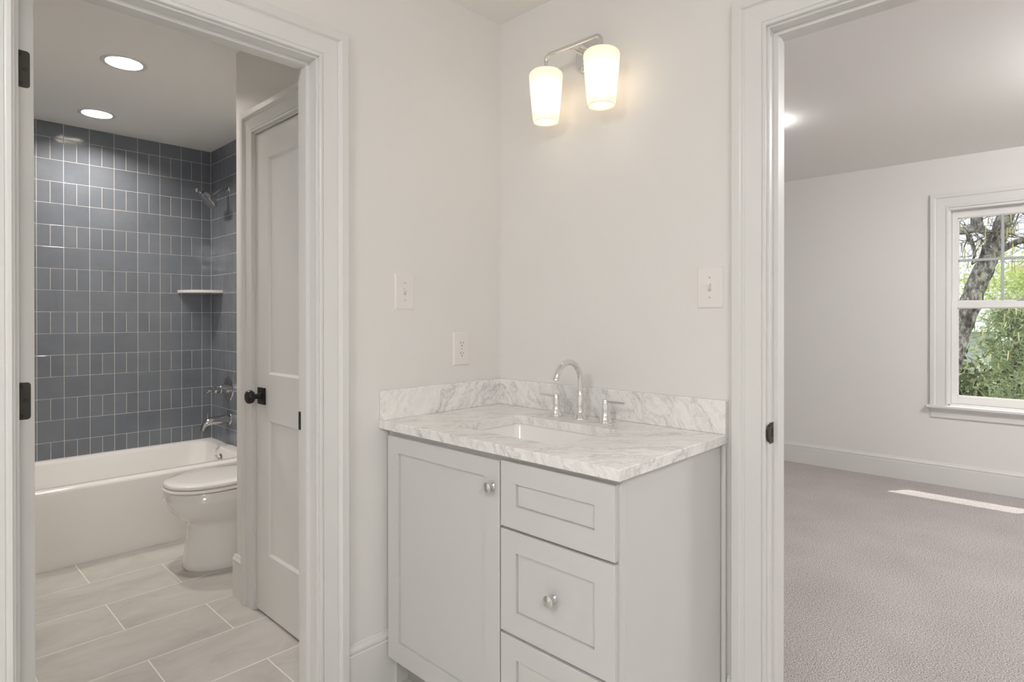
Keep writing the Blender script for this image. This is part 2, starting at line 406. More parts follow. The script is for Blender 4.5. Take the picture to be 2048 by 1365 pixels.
def struct(name, bm, m, parent=None, smooth=None):
    return obj(name, bm, m, parent, kind=None if parent else 'structure', smooth=smooth)

H = 2.438          # ceiling height
XF = -2.80         # tiled wall behind the tub
YE = -0.115        # tiled wall with the shower
YW = 3.71          # bedroom window wall
YB0, YB1 = -1.522, -0.803      # bathroom doorway
BH = 2.050
XD0, XD1 = 1.073, 1.84         # bedroom doorway
DH = 2.066
WT = 0.115

# ------------------------------------------------------------------ room shell
def wall(name, boxes, m=M_WALL):
    bm = nb()
    for b in boxes: box(bm, *b)
    return struct(name, bm, m)
RO = 0.02   # rough opening hidden by jambs
wall('wall_left', [(-WT, 0, -4.2, YB0-RO, 0, H), (-WT, 0, YB1+RO, 0, 0, H), (-WT, 0, YB0-RO, YB1+RO, BH+RO, H)])
wall('wall_right', [(-0.0, XD0-RO, 0, WT, 0, H), (XD1+RO, 4.0, 0, WT, 0, H), (XD0-RO, XD1+RO, 0, WT, DH+RO, H), (-2.6, -0.0, 0, WT, 0, H)])
wall('wall_back', [(-WT, 4.0, -4.32, -4.2, 0, H)])
wall('wall_side', [(4.0, 4.12, -4.32, YW+0.12, 0, H)])
wall('wall_closet', [(-1.04, -0.865, -0.632, -0.52, 0, H), (-0.205, -WT, -0.632, -0.52, 0, H), (-0.865, -0.205, -0.632, -0.52, 2.052, H),
                     (-1.04, -0.93, -0.52, YE, 0, H)])
wall('wall_toilet', [(-1.99, -WT, YE, -0.0, 0, H)])
wall('wall_bathroom', [(-2.92, -WT, -1.78, -1.66, 0, H)])
# bedroom window wall with its opening
WX0, WX1, WZ0, WZ1 = 1.000, 1.865, 0.600, 2.052
wall('wall_window', [(-2.72, WX0, YW, YW+0.16, -0.1, H), (WX1, 4.0, YW, YW+0.16, -0.1, H), (WX0, WX1, YW, YW+0.16, -0.1, WZ0), (WX0, WX1, YW, YW+0.16, WZ1, H)])
wall('wall_bedroom', [(-2.72, -2.6, 0, YW, 0, H)])

# ceilings with round holes for the recessed cans
def ceiling(name, x0, x1, y0, y1, holes):
    bm = nb(); es = []
    def ring(ps):
        vs = [bm.verts.new((*p, H)) for p in ps]
        for i in range(len(vs)): es.append(bm.edges.new((vs[i], vs[(i+1) % len(vs)])))
    ring([(x0, y0), (x1, y0), (x1, y1), (x0, y1)])
    for (cx, cy, r) in holes: ring([(cx + r*math.cos(2*math.pi*k/32), cy + r*math.sin(2*math.pi*k/32)) for k in range(32)])
    bmesh.ops.triangle_fill(bm, edges=es, use_beauty=True)
    box(bm, x0, x1, y0, y1, H+0.10, H+0.16)
    return struct(name, bm, M_CEIL)
CANS = [(-1.520, -0.952), (-2.435, -0.872)]
ceiling('ceiling', -WT, 4.12, -4.32, 0.0, [])
ceiling('ceiling_bathroom', -2.92, -WT, -1.78, 0.0, [(c[0], c[1], 0.074) for c in CANS])
ceiling('ceiling_bedroom', -2.72, 4.12, 0.0, YW, [])

# floors
def plank_tiles(name):
    bm = nb()
    box(bm, -2.9, 4.0, -4.2, 0.05, -0.06, -0.0010, mi=1)
    p, L, g = 0.3045, 0.607, 0.0024
    i0 = math.floor((-2.9 + 1.06) / p); i1 = math.ceil((4.0 + 1.06) / p)
    for i in range(i0, i1):
        x0 = -1.06 + i*p; x1 = x0 + p
        off = -0.758 if i % 2 == 0 else -1.063
        j0 = math.floor((-4.2 - off) / L); j1 = math.ceil((0.06 - off) / L)
        for j in range(j0, j1):
            ya, yb = max(off + j*L, -4.2), min(off + (j+1)*L, 0.05)
            xa, xb = max(x0, -2.9), min(x1, 4.0)
            if yb - ya < 0.01 or xb - xa < 0.01: continue
            c = 0.0015
            top = [(xa+g+c, ya+g+c), (xb-g-c, ya+g+c), (xb-g-c, yb-g-c), (xa+g+c, yb-g-c)]
            bot = [(xa+g, ya+g), (xb-g, ya+g), (xb-g, yb-g), (xa+g, yb-g)]
            a = [bm.verts.new((*q, -0.003)) for q in bot]; m_ = [bm.verts.new((*q, -0.0008)) for q in bot]; t = [bm.verts.new((*q, 0.0)) for q in top]
            bridge(bm, a, m_); bridge(bm, m_, t); face(bm, t)
    o = struct(name, bm, [M_FTILE, M_GROUTF]); return o
plank_tiles('floor')
bm = nb(); box(bm, -2.6, 4.0, 0.05, YW, -0.06, 0.0); struct('floor_bedroom', bm, M_CARPET)

# glazed wall tile
def tile_wall(name, P, s_joints, z_rows, depth=0.008):
    """s_joints(row) -> sorted s positions; z_rows list of (z0, z1, kind)"""
    rnd = random.Random(len(name)); bm = nb(); g = 0.0015; c = 0.0007
    S = s_joints('A'); smin, smax = S[0], S[-1]
    zz0, zz1 = z_rows[0][0], z_rows[-1][1]
    q = [bm.verts.new(P(s, z, depth*0.88)) for s, z in ((smin, zz0), (smax, zz0), (smax, zz1), (smin, zz1))]
    face(bm, q, 1)
    qb = [bm.verts.new(P(s, z, -0.02)) for s, z in ((smin, zz0), (smax, zz0), (smax, zz1), (smin, zz1))]
    bridge(bm, q, qb, 1); face(bm, qb[::-1], 1)
    for z0, z1, k in z_rows:
        J = s_joints(k)
        for a, b in zip(J, J[1:]):
            if b - a < 0.008 or z1 - z0 < 0.008: continue
            tx, tz = rnd.uniform(-1, 1)*0.003, rnd.uniform(-1, 1)*0.003
            lo = [(a+g, z0+g), (b-g, z0+g), (b-g, z1-g), (a+g, z1-g)]
            hi = [(a+g+c, z0+g+c), (b-g-c, z0+g+c), (b-g-c, z1-g-c), (a+g+c, z1-g-c)]
            ms, mz = (a+b)/2, (z0+z1)/2
            v0 = [bm.verts.new(P(s, z, depth*0.5)) for s, z in lo]
            v1 = [bm.verts.new(P(s, z, depth*0.96)) for s, z in lo]
            v2 = [bm.verts.new(P(s, z, depth + (s-ms)*tx + (z-mz)*tz)) for s, z in hi]
            bridge(bm, v0, v1); bridge(bm, v1, v2); face(bm, v2)
    return struct(name, bm, [M_TILE, M_GROUT])
TP = 0.132
rows = []; zt = H; zb = 2.212 + TP; k = 0
rows.append((zb, zt, 'A'))
while zb > 0.38:
    rows.append((max(zb - TP, 0.372), zb, 'B' if k % 2 == 0 else 'A')); zb -= TP; k += 1
rows = rows[::-1]
def mk_joints(smin, smax, anchor):
    def f(kind):
        st = TP if kind == 'A' else TP/2
        J = [smin]; n = math.ceil((smin - anchor) / st)
        while anchor + n*st < smax - 0.004:
            v = anchor + n*st
            if v > smin + 0.004: J.append(v)
            n += 1
        return J + [smax]
    return f
# P maps (s, z, outward)
tile_wall('wall_tiled_back', lambda s, z, w: (XF - 0.008 + w, s, z), mk_joints(-1.655, YE, YE - 0.062), rows)
tile_wall('wall_tiled_shower', lambda s, z, w: (s, YE + 0.008 - w, z), mk_joints(XF, -1.955, -2.661), rows)
tile_wall('wall_tiled_front', lambda s, z, w: (s, -1.662 + w, z), mk_joints(XF, -1.955, -2.661), rows)
bm = nb(); box(bm, -2.92, XF-0.012, -1.78, 0.0, 0, H); box(bm, -2.79, -1.99, YE+0.012, 0, 0, H); struct('wall_outer', bm, M_WALL)

# ------------------------------------------------------------------ trim
CASE = [(0, 0), (0, 0.0115), (0.0015, 0.013), (0.0085, 0.013), (0.010, 0.0115), (0.0105, 0.0095), (0.0125, 0.0085), (0.014, 0.0105), (0.058, 0.0145), (0.060, 0.013), (0.063, 0.0135),
        (0.0655, 0.0175), (0.068, 0.0215), (0.071, 0.0235), (0.093, 0.0235), (0.095, 0.0215), (0.095, 0)]
BASE = lambda h: [(0, 0), (0.0145, 0), (0.0145, h-0.036), (0.0125, h-0.033), (0.0125, h-0.030), (0.0155, h-0.026), (0.0155, h-0.019), (0.012, h-0.013), (0.0085, h-0.008), (0.0075, h-0.003), (0.005, h), (0, h)]
PX = lambda a, z, t: (t, a, z)              # wall_left, hall side
PY = lambda a, z, t: (a, -t, z)             # wall_right, hall side
def jamb(name, axis_, o0, o1, h, stop0, stop1, th=0.02, d0=0.0, d1=WT, sgn=1):
    bm = nb()
    def bb(a0, a1, b0, b1, z0, z1):
        if axis_ == 'y': box(bm, sgn*b0, sgn*b1, a0, a1, z0, z1, 0.0008)
        else: box(bm, a0, a1, sgn*b0, sgn*b1, z0, z1, 0.0008)
    bb(o0-th, o0, d0, d1, 0, h); bb(o1, o1+th, d0, d1, 0, h); bb(o0-th, o1+th, d0, d1, h, h+th)
    s = 0.0115
    bb(o0-0.001, o0+s, stop0, stop1, 0, h-s); bb(o1-s, o1+0.001, stop0, stop1, 0, h-s); bb(o0-0.001, o1+0.001, stop0, stop1, h-s+0.0001, h+0.001)
    return struct(name, bm, M_TRIM)
rv = 0.006
# bathroom doorway
j1 = jamb('trim_1', 'y', YB0, YB1, BH, 0.042, 0.078, sgn=-1)
bm = nb(); frame_u(bm, PX, YB0-rv, YB1+rv, 0, BH+rv, CASE); struct('trim_2', bm, M_TRIM)
bm = nb(); frame_u(bm, lambda a, z, t: (-WT-t, a, z), YB0-rv, YB1+rv, 0, BH+rv, CASE); struct('trim_3', bm, M_TRIM)
# bedroom doorway
j2 = jamb('trim_4', 'x', XD0, XD1, DH, 0.034, 0.068)
bm = nb(); frame_u(bm, PY, XD0-rv, XD1+rv, 0, DH+rv, CASE); struct('trim_5', bm, M_TRIM)
bm = nb(); frame_u(bm, lambda a, z, t: (a, WT+t, z), XD0-rv, XD1+rv, 0, DH+rv, CASE); struct('trim_6', bm, M_TRIM)
# closet doorway inside the bathroom
CX0, CX1, CH = -0.845, -0.225, 2.035
jamb('trim_7', 'x', CX0, CX1, CH, 0.0, 0.001, d0=0.52, d1=0.632, sgn=-1)
bm = nb(); frame_u(bm, lambda a, z, t: (a, -0.632-t, z), CX0-rv, CX1+rv, 0, CH+rv, CASE); struct('trim_8', bm, M_TRIM)

# baseboards
bm = nb(); extrude_prof(bm, lambda s, t, z: (t, s, z), YB1+rv+0.095, -0.0, BASE(0.192)); struct('baseboard_left', bm, M_TRIM)
bm = nb(); extrude_prof(bm, lambda s, t, z: (s, YW-t, z), -2.6, 4.0, BASE(0.170)); struct('baseboard_window', bm, M_TRIM)
bm = nb(); extrude_prof(bm, lambda s, t, z: (s, -0.632-t, z), -1.04-0.0145, CX0-rv-0.095, BASE(0.185)); extrude_prof(bm, lambda s, t, z: (-1.04-t+0.0003, s, z), -0.632, YE, BASE(0.185))
struct('baseboard_closet', bm, M_TRIM)
bm = nb(); extrude_prof(bm, lambda s, t, z: (s, YE-t, z), -1.97, -1.04, BASE(0.185)); struct('baseboard_toilet', bm, M_TRIM)
bm = nb(); extrude_prof(bm, lambda s, t, z: (s, -t, z), 0.955, XD0-rv-0.095, BASE(0.192)); struct('baseboard_right', bm, M_TRIM)
bm = nb(); extrude_prof(bm, lambda s, t, z: (-WT-t, s, z), YB1+rv+0.095, -0.632, BASE(0.185)); struct('baseboard_bathroom', bm, M_TRIM)

# ------------------------------------------------------------------ doors
def hinge_leaf(parent, x, y0, y1, z0, z1, flip=False):
    """a leaf let into the door edge facing +x; knuckle along y0"""
    bm = nb(); r = 0.007; pts = []
    pts += [(y0, z0), (y1-r, z0)]
    for k in range(5): a = R(-90 + 22.5*k); pts.append((y1-r + r*math.cos(a), z0+r + r*math.sin(a)))
    for k in range(5): a = R(22.5*k); pts.append((y1-r + r*math.cos(a), z1-r + r*math.sin(a)))
    pts += [(y0, z1)]
    a = [bm.verts.new((x-0.001, *p)) for p in pts]; b = [bm.verts.new((x+0.0012, *p)) for p in pts]
    bridge(bm, a, b); face(bm, a[::-1]); face(bm, b)
    hl = obj('hinge', bm, M_BRONZE, parent)
    for (fy, fz) in ((0.32, 0.10), (0.66, 0.5), (0.32, 0.90)):
        bm = nb(); c = (x+0.0010, y0 + (y1-y0)*fy, z0 + (z1-z0)*fz)
        lathe(bm, [(0.0, -0.0005), (0.0038, 0.0006), (0.0044, 0.0008), (0.0046, 0.0)], axis(c, (1, 0, 0)), 14)
        obj('screw', bm, M_BLACK, hl)
    return hl
# bathroom door, swung fully into the bathroom: only its hinge edge shows
DX = -0.122; DY0, DY1 = -1.508, -1.472; DL = 0.70
bm = nb()
PD = lambda u, v, w: (DX - u, DY0 + w, v)
panel_slab(bm, PD, 0, DL, 0.012, BH-0.004, DY1-DY0, [(0.115, DL-0.115, 0.26, 0.825), (0.115, DL-0.115, 1.015, BH-0.12)], 0.009, 0.008)
d1 = obj('door_1', bm, M_TRIM, loc=(DX, DY0, 0), kind='structure')
hinge_leaf(d1, DX, -1.508, -1.4795, 1.801, 1.889)
hinge_leaf(d1, DX, -1.508, -1.4795, 1.006, 1.095)
hinge_leaf(d1, DX, -1.508, -1.4795, 0.21, 0.299)
# closet door
bm = nb(); DYF = -0.629
PC = lambda u, v, w: (u, DYF + 0.035 - w, v)
panel_slab(bm, PC, CX0+0.003, CX1-0.003, 0.010, CH-0.004, 0.035, [(CX0+0.118, CX1-0.118, 0.262, 0.822), (CX0+0.118, CX1-0.118, 1.016, 1.915)], 0.008, 0.010)
# narrow bead inside the panels
d2 = obj('door_2', bm, M_TRIM, loc=(CX0, DYF, 0), kind='structure')
kx, kz = CX0 + 0.064, 0.922
bm = nb(); box(bm, kx-0.033, kx+0.033, DYF-0.008, DYF, kz-0.035, kz+0.035, 0.0015); ros = obj('rosette', bm, M_BLACK, d2)
bm = nb(); lathe(bm, [(0, 0), (0.0135, 0), (0.0125, 0.012), (0.0105, 0.018), (0.0105, 0.024), (0.019, 0.029), (0.0255, 0.034), (0.0285, 0.042), (0.0285, 0.050), (0.0255, 0.056), (0.02, 0.059), (0, 0.060)], axis((kx, DYF-0.008, kz), (0, -1, 0)), 12)
obj('knob', bm, M_BLACK, d2, smooth=25)

def strike(parent, P, s0, s1, z0, z1, lip):
    """plate let into the jamb; P(s, out, z)"""
    bm = nb(); pts = [(s0, z0), (s1, z0), (s1, z1), (s0, z1)]
    hs0, hs1, hz0, hz1 = s0+(s1-s0)*0.30, s0+(s1-s0)*0.72, z0+0.017, z1-0.017
    for (a0, a1, b0, b1) in ((s0, hs0, z0, z1), (hs1, s1, z0, z1), (hs0, hs1, z0, hz0), (hs0, hs1, hz1, z1)):
        v = [bm.verts.new(P(s, o, z)) for o in (0, 0.0016) for s, z in ((a0, b0), (a1, b0), (a1, b1), (a0, b1))]
        for q in ((3,2,1,0),(4,5,6,7),(0,1,5,4),(1,2,6,5),(2,3,7,6),(3,0,4,7)): face(bm, [v[i] for i in q])
    if lip:      # curved tongue past the edge of the jamb
        prev = None
        for k in range(9):
            f = k/8; zc = z0 + 0.004 + (z1-z0-0.008)*f; ext = lip * math.sin(math.pi*f)**0.5 if 0 < f < 1 else 0
            row = [bm.verts.new(P(s0, 0.0016, zc)), bm.verts.new(P(s0 - abs(ext)*0.7*(1 if s1 > s0 else -1), 0.0008, zc)), bm.verts.new(P(s0 - abs(ext)*(1 if s1 > s0 else -1), -0.003, zc))]
            if prev: face(bm, [prev[0], prev[1], row[1], row[0]]); face(bm, [prev[1], prev[2], row[2], row[1]])
            prev = row
    o = obj('strike_plate', bm, M_BRONZE, parent)
    bm = nb(); v = [bm.verts.new(P(s, 0.0004, z)) for s, z in ((hs0, hz0), (hs1, hz0), (hs1, hz1), (hs0, hz1))]; face(bm, v)
    obj('latch_hole', bm, M_SLOT, o)
    for zc in (z0+0.009, z1-0.009):
        bm = nb(); c = P((s0+s1)/2, 0.0016, zc); n_ = Vector(P(0, 1, 0)) - Vector(P(0, 0, 0))
        lathe(bm, [(0, 0.0003), (0.0035, 0.0004), (0.004, 0)], axis(c, n_), 12); obj('screw', bm, M_BLACK, o)
strike(j1, lambda s, o, z: (s, YB1 - o, z), -0.114, -0.094, 0.890, 0.948, 0.0)
strike(j2, lambda s, o, z: (XD0 + o, s, z), -0.0005, 0.028, 0.893, 0.952, 0.014)

# ------------------------------------------------------------------ vanity
VW, VD, ZC, TCK = 0.954, 0.575, 0.905, 0.028
VX0, VX1 = 0.008, 0.9375       # cabinet box
VYF = -0.541                   # face frame
van = thing('vanity_cabinet', 'light grey shaker vanity cabinet under the marble top in the corner', 'cabinet', (0.47, -0.28, 0))
bm = nb()
zt_ = ZC - TCK
box(bm, VX0, VX1, VYF, VYF+0.019, 0.10, zt_-0.0005, 0.0006)        # frame
box(bm, VX1-0.016, VX1, VYF+0.019, -0.003, 0.0, zt_-0.0005, 0.0006)
box(bm, VX0, VX0+0.016, VYF+0.019, -0.003, 0.0, zt_-0.0005)
box(bm, VX0+0.016, VX1-0.016, -0.018, -0.003, 0.0, zt_-0.0005)
box(bm, VX0+0.016, VX1-0.016, VYF+0.019, -0.018, 0.10, 0.116)
body = obj('cabinet_body', bm, M_CAB, van)
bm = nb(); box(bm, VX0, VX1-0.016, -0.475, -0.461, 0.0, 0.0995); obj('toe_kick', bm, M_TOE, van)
bm = nb(); box(bm, VX1+0.0005, VX1+0.0145, -0.017, -0.0025, 0.0, zt_-0.001, 0.004, seg=2); obj('scribe_moulding', bm, M_CAB, van)
PV = lambda u, v, w: (u, VYF - 0.0005 - w, v)
def knob(x, z, y, parent):
    bm = nb()
    lathe(bm, [(0, 0), (0.0095, 0), (0.0095, 0.0015), (0.0065, 0.004), (0.0055, 0.010), (0.0065, 0.0145), (0.011, 0.0185), (0.0150, 0.0225), (0.0155, 0.0245), (0.0152, 0.0262), (0.0142, 0.0270), (0.0, 0.0278)], axis((x, y, z), (0, -1, 0)), 36)
    return obj('knob', bm, M_CHROME, parent, smooth=40)
fr = 0.0595
bm = nb(); panel_slab(bm, PV, 0.028, 0.555, 0.112, 0.856, 0.0195, [(0.028+fr, 0.555-fr, 0.112+fr+0.006, 0.856-fr+0.008)], 0.0075, 0.0, groove=True)
dr = obj('door', bm, M_CAB, van)
knob(0.530, 0.783, VYF-0.020, dr)
for i, (z0, z1, kn) in enumerate(((0.682, 0.860, False), (0.397, 0.675, True), (0.112, 0.389, True))):
    bm = nb(); f2 = 0.0575
    panel_slab(bm, PV, 0.560, 0.930, z0, z1, 0.0195, [(0.560+f2, 0.930-f2+0.002, z0+f2+0.004, z1-f2+0.002)], 0.0075, 0.0, groove=True)
    d = obj('drawer', bm, M_CAB, van)
    if kn: knob(0.744, (z0+z1)/2+0.001, VYF-0.013, d)

# countertop with a cut-out
ct = thing('countertop', 'grey veined white marble vanity top with backsplash and sink cut-out', 'countertop', (0.47, -0.28, ZC))
SX0, SX1, SY0, SY1 = 0.268, 0.690, -0.470, -0.179
bm = nb()
def slab_with_hole(bm):
    n = 6; e = 0.0025
    outer = lambda z, i: [(0.0+0.001, -VD+i, z), (VW-i, -VD+i, z), (VW-i, -0.001, z), (0.001, -0.001, z)]
    inn = lambda z, i: rrect(SX0-i, SX1+i, SY0-i, SY1+i, 0.022, z, n)
    o = [[bm.verts.new(p) for p in outer(z, i)] for z, i in ((ZC-TCK, 0.001), (ZC-TCK+0.001, 0), (ZC-e, 0), (ZC-e*0.3, e*0.35), (ZC, e))]
    h = [[bm.verts.new(p) for p in inn(z, i)] for z, i in ((ZC-TCK, 0), (ZC-0.0015, 0), (ZC, 0.0015))]
    for a, b in zip(o, o[1:]): bridge(bm, a, b)
    for a, b in zip(h, h[1:]): bridge(bm, b, a, smooth=False)
    for O, I in ((o[-1], h[-1]), (o[0], h[0])):
        m_ = n + 1          # inner corner groups: (x1,y0),(x1,y1),(x0,y1),(x0,y0)
        grp = [I[k*m_:(k+1)*m_] for k in range(4)]
        oc = [O[1], O[2], O[3], O[0]]
        for k in range(4):
            for a, b in zip(grp[k], grp[k][1:]): face(bm, [oc[k], a, b])
            face(bm, [oc[k], grp[k][-1], grp[(k+1) % 4][0], oc[(k+1) % 4]])
slab_with_hole(bm)
obj('slab', bm, M_MARBLE, ct)
bm = nb(); box(bm, 0.0205, VW, -0.021, -0.001, ZC+0.0003, ZC+0.0995, 0.0012); obj('backsplash', bm, M_MARBLE, ct)
bm = nb(); box(bm, 0.001, 0.0203, -VD+0.0005, -0.001, ZC+0.0003, ZC+0.0995, 0.0012); obj('backsplash', bm, M_MARBLE, ct)

# sink
sk = thing('sink', 'white rectangular undermount basin sunk in the marble top', 'sink', ((SX0+SX1)/2, (SY0+SY1)/2, ZC-TCK))
bm = nb(); zz = ZC - TCK - 0.001
ro = [rrect(SX0-0.03, SX1+0.03, SY0-0.03, SY1+0.03, 0.03, zz-0.012), rrect(SX0-0.03, SX1+0.03, SY0-0.03, SY1+0.03, 0.03, zz),
      rrect(SX0-0.004, SX1+0.004, SY0-0.004, SY1+0.004, 0.026, zz), rrect(SX0-0.002, SX1+0.002, SY0-0.002, SY1+0.002, 0.03, zz-0.008),
      rrect(SX0+0.004, SX1-0.004, SY0+0.006, SY1-0.006, 0.035, zz-0.06), rrect(SX0+0.018, SX1-0.018, SY0+0.02, SY1-0.02, 0.045, zz-0.105),
      rrect(SX0+0.05, SX1-0.05, SY0+0.05, SY1-0.05, 0.06, zz-0.125), rrect(SX0+0.15, SX1-0.15, SY0+0.11, SY1-0.11, 0.02, zz-0.132)]
loops(bm, ro, smooth=True, cap0=False)
obj('basin', bm, M_PORC, sk, smooth=50)
bm = nb(); lathe(bm, [(0, 0.004), (0.012, 0.005), (0.018, 0.003), (0.022, 0.0)], Matrix.Translation(((SX0+SX1)/2, (SY0+SY1)/2, zz-0.1325)), 24); obj('drain', bm, M_CHROME, sk)

# faucet (three pieces on one widespread set)
fc = thing('faucet', 'chrome gooseneck sink faucet with two lever handles on marble top', 'faucet', (0.478, -0.093, ZC))
FX, FY = 0.478, -0.093
def flare(r0, r1, hf, htop):
    return [(0, 0), (r0, 0), (r0, 0.003), (r0*0.985, 0.0045), (r0*0.90, 0.007), (r0*0.74+r1*0.2, 0.014), (r1*1.28, 0.022), (r1*1.10, 0.030), (r1*1.02, hf), (r1, hf+0.006), (r1, htop-0.0012), (r1*0.93, htop), (0, htop)]
bm = nb(); lathe(bm, flare(0.0250, 0.0112, 0.038, 0.092), Matrix.Translation((FX, FY, ZC)), 40)
lathe(bm, [(0.0108, 0.092), (0.0118, 0.0925), (0.0118, 0.094), (0.0108, 0.0955)], Matrix.Translation((FX, FY, ZC)), 40)
rr = 0.064; zc = ZC + 0.133
pts = [(FX, FY, ZC+0.085), (FX, FY, ZC+0.11), (FX, FY, zc)]
for k in range(1, 25):
    a = R(7.0*k); pts.append((FX, FY - rr*(1-math.cos(a)), zc + rr*math.sin(a)))
a = R(168); dv = (0, -math.sin(a)*1, math.cos(a)); pts.append((FX, pts[-1][1] + 0.0 - 0.002, pts[-1][2] - 0.004))
tube(bm, pts, 0.0100, 24)
p = Vector(pts[-1]); lathe(bm, [(0.0102, -0.008), (0.0108, -0.0075), (0.0108, 0.001), (0.0095, 0.0018), (0.0075, 0.001), (0.0, 0.0005)], axis(p, (0, -0.15, -1)), 24)
obj('spout', bm, M_CHROME, fc, smooth=50)
for sx_, hx in ((-1, 0.3735), (1, 0.5805)):
    bm = nb(); lathe(bm, flare(0.0220, 0.0112, 0.033, 0.070), Matrix.Translation((hx, FY, ZC)), 36)
    hd = obj('handle', bm, M_CHROME, fc, smooth=50)
    bm = nb()
    tube(bm, [(hx - sx_*0.004, FY, ZC+0.070), (hx + sx_*0.03, FY, ZC+0.0700), (hx + sx_*0.074, FY, ZC+0.0705)], 0.0044, 16)
    lathe(bm, [(0.0112, 0.0685), (0.0112, 0.0745), (0.0105, 0.0755), (0, 0.0757)], Matrix.Translation((hx, FY, ZC)), 36)
    obj('lever', bm, M_CHROME, hd, smooth=50)

# ------------------------------------------------------------------ wall sconce
sc = thing('wall_sconce', 'chrome two-shade bath sconce glowing warm above the vanity', 'wall lamp', (0.455, 0, 2.17))
bm = nb(); lathe(bm, [(0, 0), (0.059, 0), (0.0595, 0.002), (0.0585, 0.013), (0.056, 0.0155), (0.054, 0.016), (0, 0.0165)], axis((0.455, 0, 2.172), (0, -1, 0)), 48)
obj('backplate', bm, M_CHROME, sc, smooth=40)
bm = nb(); AY = -0.105; BZ = 2.178
for ax in (0.436, 0.474): tube(bm, [(ax, -0.014, BZ), (ax, AY, BZ)], 0.0048, 14)
pts = [(0.336, AY, 2.140), (0.336, AY, 2.152)]
for k in range(9): a = R(180 - 11.25*k); pts.append((0.336+0.024 + 0.024*math.cos(a), AY, 2.154 + 0.024*math.sin(a)))
for k in range(9): a = R(90 - 11.25*k); pts.append((0.574-0.024 + 0.024*math.cos(a), AY, 2.154 + 0.024*math.sin(a)))
pts += [(0.574, AY, 2.152), (0.574, AY, 2.140)]
tube(bm, pts, 0.0068, 18)
obj('arm', bm, M_CHROME, sc, smooth=60)
for lx in (0.336, 0.574):
    T = Matrix.Translation((lx, AY, 0))
    bm = nb(); lathe(bm, [(0, 2.138), (0.014, 2.137), (0.021, 2.132), (0.022, 2.124), (0.015, 2.122), (0.014, 2.095), (0, 2.095)], T, 28)
    obj('socket', bm, M_CHROME, sc, smooth=50)
    bm = nb()
    lathe(bm, [(0.016, 2.1240), (0.042, 2.1230), (0.0515, 2.1205), (0.0570, 2.1155), (0.0592, 2.1090), (0.0594, 2.1020), (0.0570, 2.068), (0.0505, 1.995), (0.0456, 1.9455), (0.0452, 1.9425), (0.0440, 1.9412), (0.0428, 1.9425), (0.0428, 1.946)], T, 48)
    obj('lamp_shade', bm, M_OPAL, sc, smooth=60)
    bm = nb()
    lathe(bm, [(0, 1.972), (0.012, 1.975), (0.021, 1.984), (0.0255, 1.998), (0.025, 2.014), (0.020, 2.034), (0.0135, 2.056), (0.0125, 2.095), (0, 2.095)], T, 24)
    obj('bulb', bm, M_BULB, sc, smooth=60)

